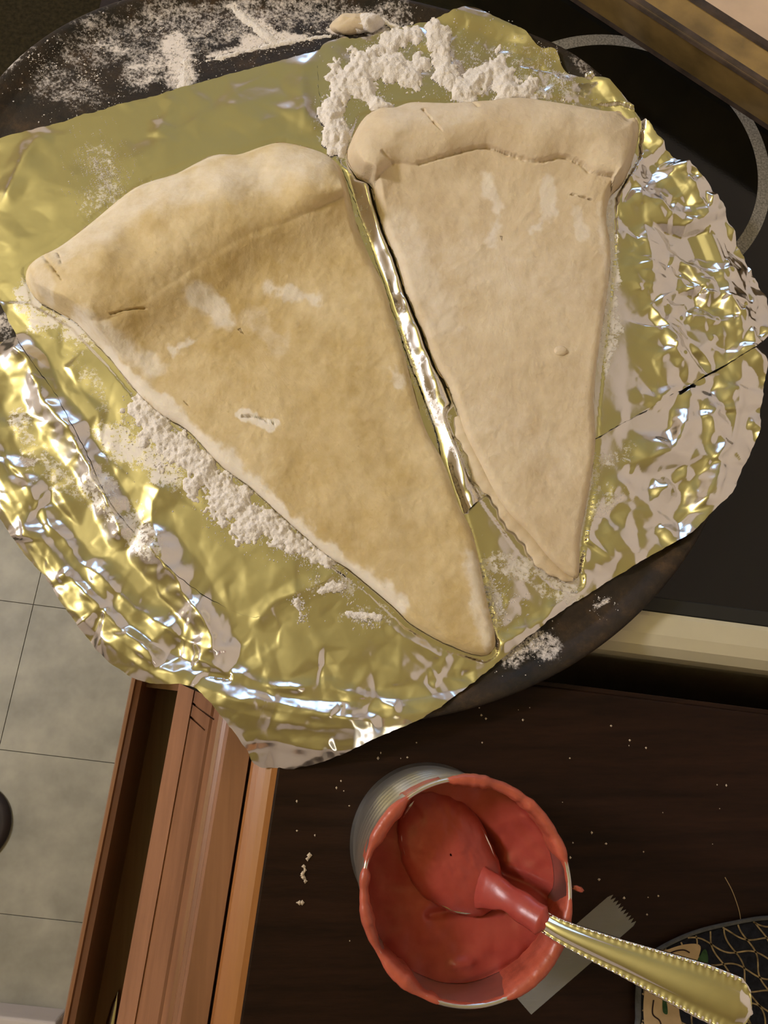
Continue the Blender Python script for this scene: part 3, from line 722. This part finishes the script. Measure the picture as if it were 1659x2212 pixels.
# ------------------------------------------------------------------ flour
OCT = np.array([[1, 0, 0], [-1, 0, 0], [0, 1, 0], [0, -1, 0], [0, 0, 1], [0, 0, -1.0]])
OCF = np.array([[0, 2, 4], [2, 1, 4], [1, 3, 4], [3, 0, 4], [2, 0, 5], [1, 2, 5], [3, 1, 5], [0, 3, 5]])
def grains(px, py, size, zfun):
    n = len(px)
    p = P(px, py, np.full(n, 1.0)); p[:, 2] = zfun(p[:, 0], p[:, 1]) + size * 0.35
    sc = size[:, None, None] * rng.uniform(0.6, 1.3, (n, 6, 1))
    v = p[:, None, :] + OCT[None] * sc * [1, 1, 0.75]
    f = OCF[None] + (np.arange(n) * 6)[:, None, None]
    return v.reshape(-1, 3), f.reshape(-1, 3)

def flour(name, paths, zfun, label, ngr, spread, seed, thresh=0.16, hmax=0.30, mound=True, gmax=0.055):
    r = np.random.default_rng(seed); V, Fc, off = [], [], 0
    allp = np.array([q for p_, _ in paths for q in p_]); rm = max(w for _, w in paths)
    if mound:
        st = 2.4
        xs = np.arange(allp[:, 0].min() - rm * 2, allp[:, 0].max() + rm * 2, st); ys = np.arange(allp[:, 1].min() - rm * 2, allp[:, 1].max() + rm * 2, st)
        X, Y = np.meshgrid(xs, ys, indexing='ij')
        mk = np.full(X.shape, -1.0)
        for p_, w in paths: mk = np.maximum(mk, 1 - seg_dist(X, Y, p_) / w)
        mk = mk + (fbm(X, Y, 34, seed, 5) - 0.5) * 1.7 + (fbm(X, Y, 8, seed + 3, 2) - 0.5) * 0.55 - thresh
        keep = (mk > 0) & ~inside(X, Y, SLICE_L) & ~inside(X, Y, SLICE_R)
        hz = hmax * np.clip(mk, 0, 1) ** 0.7 * (0.6 + 0.9 * fbm(X, Y, 9, seed + 4, 3))
        p = P(X, Y, np.full(X.shape, 1.0)); p[..., 2] = zfun(p[..., 0], p[..., 1]) + np.where(keep, hz, 0) + 0.004 * keep - 0.02 * (~keep)
        f = grid_faces(*X.shape)
        kf = keep.reshape(-1)[f].sum(1) >= 2
        f = f[kf]; use, inv = np.unique(f, return_inverse=True)
        V.append(p.reshape(-1, 3)[use]); Fc += inv.reshape(-1, 4).tolist(); off = len(use)
    gxs, gys = [], []
    for p_, w in paths:
        q = smooth_line(p_, 80, False) if len(p_) > 1 else np.repeat(np.array(p_, float), 80, 0)
        k = r.integers(0, 80, int(ngr / len(paths)))
        rad = np.abs(r.normal(0, 1, len(k))) * w * spread; an = r.uniform(0, 6.283, len(k))
        gxs.append(q[k, 0] + rad * np.cos(an)); gys.append(q[k, 1] + rad * np.sin(an))
    x, y = np.concatenate(gxs), np.concatenate(gys)
    kp = (fbm(x, y, 30, seed + 9) > 0.42) & ~inside(x, y, SLICE_L) & ~inside(x, y, SLICE_R)
    p0_ = P(x, y, np.full(len(x), 1.0))
    held = (inside(x, y, FOIL_A) | inside(x, y, FOIL_B) | inside(x, y, FOIL_C)) if zfun is not zpan else (pan_r(p0_[:, 0], p0_[:, 1]) < 22.1)
    kp &= held
    x, y = x[kp], y[kp]
    size = np.clip(r.lognormal(-3.75, 0.5, len(x)), 0.008, gmax)
    v, f = grains(x, y, size, zfun)
    V.append(v); Fc += (f + off).tolist()
    o = mesh(name, np.concatenate(V), Fc, MAT['flour'], None, True)
    return tagged(o, label, 'flour', None, 'stuff')

zf = lambda x, y: zmap(x, y) + 0.12
zpan = lambda x, y: np.where(pan_r(x, y) < PAN_R, pan_z(pan_r(x, y)), GLASS)
flour('flour', [([(722, 300), (714, 240), (745, 170), (785, 125)], 32), ([(755, 170), (830, 140), (885, 150)], 46), ([(800, 115), (845, 95), (885, 75)], 28), ([(790, 180), (805, 215), (830, 232)], 18), ([(735, 320), (742, 295), (730, 270)], 20)],
      zf, 'white flour heap on foil above the gap between the dough slices', 3200, 0.9, 61)
flour('flour', [([(940, 72), (955, 110), (962, 150)], 32), ([(965, 150), (970, 180)], 14)], zf, 'narrow clump of white flour on foil between two flour heaps', 1400, 0.9, 62)
flour('flour', [([(990, 195), (1015, 200), (1040, 165), (1078, 140)], 30), ([(1075, 145), (1095, 190), (1130, 208)], 36)], zf, 'white flour clump touching the cracked crust of the pale dough slice', 3800, 1.5, 63)
flour('flour', [([(320, 865), (345, 930), (400, 985)], 54), ([(400, 985), (465, 1045), (520, 1115), (600, 1140)], 54), ([(590, 1140), (660, 1185), (705, 1198)], 34)], lambda x, y: zmap(x, y) + 0.06, 'long band of white flour along the edge of the yellow dough slice', 5200, 0.8, 64, 0.30)
flour('flour', [([(690, 1278), (745, 1265)], 16), ([(750, 1325), (820, 1335)], 12), ([(640, 1300), (650, 1330)], 8)], zf, 'small scattered flour flecks on foil near the tip of the yellow slice', 1500, 1.3, 65, 0.5, 0.12)
flour('flour', [([(415, 132), (560, 97), (650, 80), (735, 66)], 9), ([(395, 180), (398, 130)], 20), ([(500, 10), (545, 45), (600, 90)], 11), ([(830, 35), (870, 60), (840, 70)], 12)], zpan, 'flour line along the bare dark pan beside the foil edge', 2600, 2.4, 66, 0.45, 0.12)
flour('flour', [([(60, 130), (260, 190)], 50), ([(200, 60), (330, 60), (560, 40), (800, 20)], 60)], zpan, 'loose flour specks sprinkled over the bare dark pan', 2600, 1.1, 67, 0, 0, False, 0.10)
flour('flour', [([(1110, 1415), (1150, 1385), (1180, 1400)], 30), ([(1305, 1308)], 12)], zpan, 'flour smudge on the bare pan rim beside the cream enamel strip', 700, 1.0, 68, 0, 0, False, 0.08)
flour('flour', [([(1170, 120), (1220, 200)], 50), ([(200, 330), (240, 420)], 40), ([(1045, 1240), (1080, 1330)], 30)], zf, 'fine flour sprinkle dusted over the foil around the slices', 2600, 1.1, 69, 0, 0, False, 0.04)

# ------------------------------------------------------------------ tray at the back of the stove
L0, L1 = P(1350, -6, 3.4), P(1659, 195, 3.4)
du_ = (L1 - L0) / np.linalg.norm(L1 - L0); dn = np.array([-du_[1], du_[0], 0])
if dn @ (P(1659, 0, 3.4) - L0) < 0: dn = -dn
TM = L0 + du_ * 4
def TR(v):
    v = np.asarray(v, float); return TM + v[..., 0:1] * dn + v[..., 1:2] * du_ + (v[..., 2:3] - 3.4) * np.array([0, 0, 1.0])
tray = thing('baking_tray', TR(np.array([15., 0., 0.02])), 'browned metal baking tray with a greasy rim at the back of the stove', 'tray')
wr = 2.75
extrude('rim', [(1.3, 0.35), (0.1, 3.1), (-0.05, 3.3), (0.05, 3.48), (0.35, 3.5), (wr - 0.4, 3.5), (wr, 3.35), (wr - 0.1, 3.2), (0.5, 3.2), (1.7, 0.35)], -22, 30, MAT['tray'], tray, TR)
extrude('grease_line', [(-0.07, 3.25), (-0.02, 3.44), (0.15, 3.53), (0.5, 3.525), (0.5, 3.3)], -22, 30, MAT['tray_dark'], tray, TR)
extrude('inner_lip', [(wr - 0.35, 3.3), (wr - 0.2, 3.6), (wr + 0.25, 3.62), (wr + 1.0, 2.9), (wr + 1.0, 2.4)], -22, 30, MAT['tray_dark'], tray, TR)
extrude('lining', [(wr + 0.8, 2.5), (wr + 0.9, 3.0), (wr + 12, 2.4), (wr + 12, 1.6)], -22, 30, MAT['tray_in'], tray, TR)
extrude('base', [(1.3, 0.02), (1.3, 0.5), (30, 0.5), (30, 0.02)], -22, 30, MAT['tray_dark'], tray, TR)

# ------------------------------------------------------------------ can of sauce with a spoon
CZ, CR = 11.0, 3.77
CC = np.array([5.35, -5.70])
can = thing('tin_can', (CC[0], CC[1], 0), 'open tin can of tomato sauce standing on the dark counter', 'can')
prof = [(0.01, 0.15), (CR - 0.35, 0.15), (CR - 0.2, 0.0), (CR - 0.02, 0.0), (CR, 0.25), (CR - 0.14, 0.45)]
for k in range(40):
    z = 0.8 + k * 0.24
    prof.append((CR - 0.13 + (0.05 * math.sin(k * 1.57) if 10 < k < 32 else 0), z))
prof += [(CR - 0.13, CZ - 0.4), (CR - 0.02, CZ - 0.28), (CR + 0.03, CZ - 0.12), (CR - 0.02, CZ), (CR - 0.12, CZ), (CR - 0.16, CZ - 0.2), (CR - 0.19, CZ - 0.5), (CR - 0.19, 4.5)]
lathe('body', prof, CC, MAT['steel'], can, 128)
def sm(r, z, th):
    n = fbm(np.cos(th) * 40 + 200, np.sin(th) * 40 + 200, 17, 71, 4) + 0 * r
    n2 = fbm(np.cos(th) * 40 + 300, np.sin(th) * 40 + 200, 4, 72, 3) + 0 * r
    k = np.clip((n - 0.36) * 4.4, 0.0, 1.35) * (0.8 + 0.4 * n2)
    mid = CR - 0.05
    return mid + (r - mid) * (0.40 + 0.62 * k) - 0.03 * (n2 - .5), CZ - 0.10 + (z - CZ + 0.10) * (0.5 + 0.65 * k)
lathe('rim_smear', [(CR + 0.05, CZ - 0.32), (CR + 0.10, CZ - 0.10), (CR + 0.05, CZ + 0.05), (CR - 0.08, CZ + 0.09), (CR - 0.24, CZ + 0.04), (CR - 0.33, CZ - 0.15), (CR - 0.31, CZ - 0.7), (CR - 0.23, CZ - 1.6), (CR - 0.22, CZ - 5)],
      CC, MAT['sauce_thin'], can, 220, sm)
# sauce surface, stirred
SZ = CZ - 2.2
n, m = 260, 110
th = np.linspace(0, 2 * math.pi, n, endpoint=False); rr_ = np.linspace(0.01, CR - 0.2, m)
R, T = np.meshgrid(rr_, th, indexing='ij')
x, y = CC[0] + R * np.cos(T), CC[1] + R * np.sin(T)
q = Q(np.stack([x, y, np.full(x.shape, SZ)], -1)); qx, qy = q[..., 0], q[..., 1]
bowl = [(955, 1800), (975, 1850), (985, 1900), (1040, 1940)]
db = seg_dist(qx, qy, bowl)
z = SZ + 0.35 * (fbm(x, y, 1.8, 81, 3) - 0.5)
z += 0.25 * np.exp(-(db / 110) ** 4)
z += 0.55 * sstep(1.9, 3.6, R) * (0.5 + 0.5 * np.cos(T - 0.5))
for path, w, h in [([(960, 1765), (1020, 1785), (1062, 1830), (1085, 1885), (1150, 1915), (1190, 1945)], 16, -0.55), ([(915, 1770), (930, 1850), (940, 1910)], 12, -0.20), ([(930, 1975), (1010, 1965), (1080, 1960)], 12, -0.22),
                   ([(980, 2130), (1060, 2110), (1140, 2060)], 14, -0.16), ([(1130, 1760), (1190, 1840), (1215, 1910)], 14, 0.18), ([(985, 2080), (1010, 2075)], 14, 0.14)]:
    z += h * np.exp(-(seg_dist(qx, qy, smooth_line(path, 40, False)) / w) ** 2)
mesh('sauce', np.stack([x, y, z], -1).reshape(-1, 3), grid_faces(m, n, False, True), MAT['sauce'], can)
blob('rim_drip', 1250, 1920, CZ - 0.2, 0.22, 0.10, 0.10, -0.3, MAT['sauce_thin'], can, 21, 0.4, 16)

spoon = thing('spoon', P(1190, 2010, CZ), 'silver tablespoon with a beaded handle standing in the sauce can', 'spoon')
hp = smooth_line([(*P(1010, 1905, 8.95),), (*P(1090, 1935, 10.1),), (*P(1170, 1988, 11.15),), (*P(1240, 2025, 11.7),), (*P(1400, 2092, 12.6),), (*P(1540, 2150, 13.3),), (*P(1622, 2186, 13.6),)], 300, False)
ss = np.r_[0, np.cumsum(np.linalg.norm(np.diff(hp, axis=0), axis=1))]; ss /= ss[-1]
hw = np.interp(ss, [0, 0.18, 0.28, 0.36, 0.6, 0.85, 0.955, 0.985, 1], [0.75, 0.42, 0.34, 0.36, 0.56, 0.84, 0.86, 0.62, 0.10])
vs = []
cs = np.array([-1, -0.97, -0.86, -0.78, -0.5, 0, 0.5, 0.78, 0.86, 0.97, 1.0])
for i in range(300):
    t0 = hp[min(i + 1, 299)] - hp[max(i - 1, 0)]; t0 /= np.linalg.norm(t0)
    sd = np.cross([0, 0, 1], t0); sd /= np.linalg.norm(sd); up = np.cross(t0, sd)
    bead = 0.045 * (0.5 + 0.5 * math.sin(i * 0.85)) * float(sstep(0.30, 0.36, ss[i]))
    prf = np.array([-0.05, 0.03 + bead, 0.055 + bead, 0.0, 0.17, 0.25, 0.17, 0.0, 0.055 + bead, 0.03 + bead, -0.05])
    for c, h in zip(cs, prf): vs.append(hp[i] + sd * c * hw[i] + up * h)
    for c in (0.6, -0.6): vs.append(hp[i] + sd * c * hw[i] - up * 0.09)
hd = mesh('handle', vs, grid_faces(300, 13, False, True).tolist() + [list(range(13))[::-1], list(range(299 * 13, 300 * 13))], MAT['silver'], spoon)
# bowl of the spoon, mostly under sauce
bc, bd = P(972, 1845, 9.45), None
bd = P(1010, 1905, 9.3) - bc; bd[2] = 0; bl = np.linalg.norm(bd); bd /= bl; bs = np.cross([0, 0, 1], bd)
U, Tt = np.meshgrid(np.linspace(0.02, 1, 14), np.linspace(0, 2 * math.pi, 40, endpoint=False), indexing='ij')
vb = bc + (U * np.cos(Tt))[..., None] * bd * 2.3 + (U * np.sin(Tt))[..., None] * bs * 1.55 + ((U ** 2 - 1) * 0.55 - 0.15)[..., None] * np.array([0, 0, 1.0])
vb = np.concatenate([vb, vb[::-1] - [0, 0, 0.1]]).reshape(-1, 3)
mesh('bowl', vb, grid_faces(28, 40, False, True), MAT['silver'], spoon)
U, Tt = np.meshgrid(np.linspace(0.02, 1.0, 40), np.linspace(0, 2 * math.pi, 120, endpoint=False), indexing='ij')
ux, uy = U * np.cos(Tt), U * np.sin(Tt)
wb = 1 + 0.10 * (fbm(np.cos(Tt) * 9 + 50, np.sin(Tt) * 9 + 50, 4, 91, 3) - 0.5) * 2
vb = bc + (ux * wb)[..., None] * bd * 2.5 + (uy * wb)[..., None] * bs * 1.72 + (0.62 * np.sqrt(np.clip(1 - U ** 2.6, 0, 1)) - 0.42 + 0.16 * (fbm(ux * 3, uy * 3, 0.9, 92, 3) - 0.5) * (1 - U ** 4))[..., None] * np.array([0, 0, 1.0])
mesh('sauce_heap', vb.reshape(-1, 3), grid_faces(40, 120, False, True), MAT['sauce'], spoon)
# sauce clinging to the neck
vs = []
for i in range(0, 92, 2):
    t0 = hp[i + 1] - hp[i]; t0 /= np.linalg.norm(t0); sd = np.cross([0, 0, 1], t0); sd /= np.linalg.norm(sd); up = np.cross(t0, sd)
    e = min(1.0, (92 - i) / 10); k = 1 + 0.10 * math.sin(i * 0.09 + 1) + 0.05 * math.sin(i * 0.23)
    for a in np.linspace(0, 2 * math.pi, 16, endpoint=False):
        vs.append(hp[i] + sd * math.cos(a) * (hw[i] + 0.12 - 0.25 * (1 - min(1, i / 16))) * k * e + up * (math.sin(a) * (0.24 * k) * e + 0.13 - 0.22 * (1 - min(1, i / 22))))
mesh('sauce_coat', vs, grid_faces(46, 16, False, True), MAT['sauce'], spoon)

# ------------------------------------------------------------------ small things on the counter
def ribbon(pts, w, z, n=30):
    q = smooth_line(pts, n, False); vs = []
    for i in range(n):
        t0 = q[min(i + 1, n - 1)] - q[max(i - 1, 0)]; nn = np.array([-t0[1], t0[0]]) / (np.linalg.norm(t0) + 1e-9)
        ww = w[0] + (w[1] - w[0]) * i / (n - 1) if isinstance(w, tuple) else w
        for s in (-1, 1): vs.append(P(q[i][0] + nn[0] * ww * s, q[i][1] + nn[1] * ww * s, z))
    return np.array(vs), grid_faces(n, 2)
# torn strip of clear film
pts, f = [], []
A_, B_ = np.array([1120., 2160.]), np.array([1345., 1965.]); d = (B_ - A_) / np.linalg.norm(B_ - A_); nn = np.array([-d[1], d[0]])
Ln = np.linalg.norm(B_ - A_); nI, nJ = 40, 21
for i in range(nI):
    for j in range(nJ):
        s = i / (nI - 1); w = (j / (nJ - 1) - 0.5) * 84
        ext = (6 if j % 2 else -6) if i == nI - 1 else 0
        c = A_ + d * (s * Ln + ext) + nn * w
        pts.append(P(c[0], c[1], 0.10 + 0.13 * fbm(i * 1.0, j * 1.0, 9, 95, 3) + 0.25 * s * s * (abs(w) / 42) ** 2))
o = mesh('plastic_strip', pts, grid_faces(nI, nJ), MAT['film'])
tagged(o, 'torn strip of clear plastic film with a zigzag end, beside the can', 'plastic strip')

# printed quilted mat in the corner
mo = [(1386, 2260), (1378, 2190), (1380, 2120), (1392, 2078), (1430, 2046), (1500, 2014), (1580, 1994), (1660, 1982), (1760, 1985), (1830, 2100), (1830, 2260), (1700, 2330), (1500, 2330)]
mat_ = thing('pot_holder', P(1600, 2150, 0), 'navy quilted cotton pot holder printed with tan netting and cream fruit', 'pot holder')
og = smooth_line(mo, 200); c = og.mean(0)
rings = [(1.0, 0.0), (1.0, 0.22), (0.985, 0.34), (0.95, 0.40), (0.6, 0.42), (0.01, 0.42)]
v = np.concatenate([P(c[0] + (og[:, 0] - c[0]) * s, c[1] + (og[:, 1] - c[1]) * s, np.full(200, z)) for s, z in rings])
mesh('cloth', v, grid_faces(6, 200, False, True), MAT['navy'], mat_)
v = np.concatenate([P(c[0] + (og[:, 0] - c[0]) * s, c[1] + (og[:, 1] - c[1]) * s, np.full(200, z)) for s, z in [(1.02, 0.02), (1.025, 0.25), (1.0, 0.44), (0.97, 0.43)]])
band = grid_faces(4, 200, False, True)
mesh('binding', v, band, MAT['binding'], mat_)
V, Fc, off = [], [], 0
ins = lambda q: inside(q[:, 0], q[:, 1], c + (og - c) * 0.97)
for k in range(-8, 16):
    for fam in (0, 1):
        tt = np.linspace(-240, 320, 120)
        if fam == 0: x = 1500 + k * 38 + 0.42 * tt + 7 * np.sin(tt / 17 + k * 1.3); yv = 2120 + tt
        else: x = 1500 + tt; yv = 1960 + k * 36 + 0.40 * tt * (0.55 + 0.03 * k) + 8 * np.sin(tt / 19 + k * 2.1)
        qq = np.stack([x, yv], -1); kp = ins(qq)
        run = []
        for i in range(121):
            if i < 120 and kp[i]: run.append(qq[i])
            else:
                if len(run) > 3:
                    v, f = ribbon(np.array(run)[::2] if len(run) > 7 else run, 1.7, 0.435, max(6, len(run)))
                    V.append(v); Fc += (f + off).tolist(); off += len(v)
                run = []
tagged(mesh('net_print', np.concatenate(V), Fc, MAT['net'], mat_, False), kind='stuff')
def patch(name, pts, z, mat, par):
    q = smooth_line(pts, 60); v = np.vstack([P(q[:, 0], q[:, 1], np.full(60, z)), P(q[:, 0], q[:, 1], np.full(60, z - 0.02))])
    return mesh(name, v, [list(range(60))[::-1]] + grid_faces(2, 60, False, True).tolist(), mat, par, False)
p1 = patch('fruit_print', [(1402, 2070), (1440, 2052), (1480, 2040), (1512, 2042), (1508, 2070), (1492, 2100), (1470, 2125), (1440, 2120), (1410, 2095)], 0.46, MAT['cream'], mat_)
p2 = patch('fruit_print', [(1398, 2130), (1440, 2120), (1462, 2150), (1468, 2190), (1475, 2240), (1440, 2260), (1402, 2250), (1390, 2190)], 0.46, MAT['cream'], mat_)
for pts, pp in (([(1420, 2078), (1450, 2058), (1475, 2052), (1490, 2058)], p1), ([(1412, 2160), (1410, 2190), (1425, 2205), (1430, 2225)], p2)):
    v, f = ribbon(pts, 1.6, 0.475); mesh('print_line', v, f, MAT['outline'], pp, False)
patch('leaf_print', [(1462, 2070), (1480, 2068), (1500, 2082), (1522, 2050), (1530, 2075), (1520, 2105), (1495, 2100)], 0.47, MAT['green'], mat_)
patch('leaf_print', [(1432, 2155), (1440, 2165), (1442, 2190), (1432, 2185)], 0.47, MAT['green'], mat_)
patch('berry_print', [(1500, 2108), (1520, 2102), (1530, 2115), (1510, 2120)], 0.47, MAT['red'], mat_)

# utensil in the open drawer
v_, f_ = [], None
u0, u1 = P(256, 2140, -11.3), P(226, 2290, -11.3)
dd = (u1 - u0) / np.linalg.norm(u1 - u0); sd = np.cross([0, 0, 1], dd)
for i in range(24):
    t = i / 23; wv = 0.18 + 0.35 * t
    for k in range(10):
        a = 2 * math.pi * k / 10
        v_.append(u0 + (u1 - u0) * t + sd * math.cos(a) * wv * (0.25 + 0.75 * min(1, t * 6)) + np.array([0, 0, 1.0]) * math.sin(a) * 0.14)
ut = thing('drawer_utensil', u0 + [0, 0, -0.2], 'shiny metal utensil lying in the dark open drawer', 'utensil')
mesh('shaft', v_, grid_faces(24, 10, False, True).tolist() + [list(range(10))], MAT['silver'], ut)
box('grip', (-0.55, 0, -0.2), (0.55, 6.0, 0.35), MAT['cab_dark'], ut, lambda v: u1 + v[..., 0:1] * sd + (v[..., 1:2] - 0.4) * dd + v[..., 2:3] * np.array([0, 0, 1.0]), 0.15)

# crumbs on the worktop
def crumbs(pts, label, seed, smin=0.03, smax=0.08):
    r = np.random.default_rng(seed); x, y = np.array(pts, float).T
    v, f = grains(x, y, r.uniform(smin, smax, len(x)), lambda a, b: 0 * a)
    o = mesh('counter_crumbs', v, f, MAT['crumb'], None, False)
    return tagged(o, label, 'crumbs', None, 'stuff')
cp = [(728, 1705), (738, 1690), (850, 1690), (858, 1685), (870, 1640), (905, 1605), (1050, 1605), (1130, 1533), (1155, 1528), (1140, 1555), (1335, 1568), (1375, 1612), (1244, 1640), (1058, 1552), (1048, 1545), (640, 1735), (756, 1745), (640, 1800), (680, 1810), (757, 2045), (1440, 1945), (1418, 1948), (1365, 1950), (1560, 1830), (1245, 1860), (1376, 1600), (1044, 1528), (820, 1640), (1590, 1700), (1450, 1760)]
rc_ = np.random.default_rng(99)
cp += [(rc_.uniform(630, 1640), rc_.uniform(1600, 2000)) for _ in range(26)]
cp = [p_ for p_ in cp if ka(p_[0], p_[1], 0)[0] > 0.4]
crumbs(cp, 'dry crumbs scattered over the dark wooden countertop', 5)
crumbs([(655 + 3 * math.sin(k), 1880 + 4 * k) for k in range(9)] + [(640 + 3 * k, 1960) for k in range(5)] + [(664, 1862), (668, 1855)], 'pale flaky chips clustered by a scratch on the countertop', 6, 0.05, 0.13)
for pts, lb in (([(1566, 1895), (1582, 1925), (1596, 1965), (1601, 1995)], 'thin pale hair lying on the counter by the pot holder'),):
    v, f = ribbon(pts, 0.8, 0.03); tagged(mesh('hair', v, f, MAT['cream'], None, False), lb, 'hair')

# ------------------------------------------------------------------ things on the floor
a0, b0 = ka(-60, 2152, FLOOR); a1, b1 = ka(152, 2152, FLOOR)
wb_ = thing('white_box', K(np.array([(a0 + a1) / 2, b0 + 12, FLOOR])), 'low white card box on the tiled floor by the cabinet', 'box')
box('body', (a0, b0 + 0.3, FLOOR), (a1, b0 + 26, FLOOR + 5), MAT['white_box'], wb_, K, 0.4)
box('lid', (a0 - 0.3, b0, FLOOR + 4), (a1 + 0.3, b0 + 26.3, FLOOR + 6.2), MAT['white_box'], wb_, K, 0.4)
c = P(-62, 1780, FLOOR)
lathe('rubber_pad', [(0.01, FLOOR + 1.2), (5.0, FLOOR + 1.2), (5.7, FLOOR + 0.9), (5.9, FLOOR + 0.4), (5.8, FLOOR + 0.0)], c, MAT['dark_rubber_and_band'], None, 48)
tagged(bpy.data.objects['rubber_pad'], 'dark round rubber pad on the tiled floor', 'pad')

am, bm_ = ka(260, 0, FLOOR)[0], ka(0, 330, FLOOR)[1]  # invented dark sheet on the floor, added only to darken the corner past the pan
fm = thing('added_dark_sheet', K(np.array([am - 30, bm_ - 45, FLOOR])), 'added dark olive sheet on the floor, darkening the corner past the pan', 'mat')
box('sheet_body', (am - 62, bm_ - 90, FLOOR), (am, bm_, FLOOR + 0.9), MAT['sheet_olive'], fm, K, 0.3)
box('sheet_dark_band', (am - 3.2, bm_ - 90, FLOOR + 0.2), (am + 0.4, bm_, FLOOR + 1.2), MAT['dark_rubber_and_band'], fm, K, 0.3)  # added band that imitates the black strip beside the pan
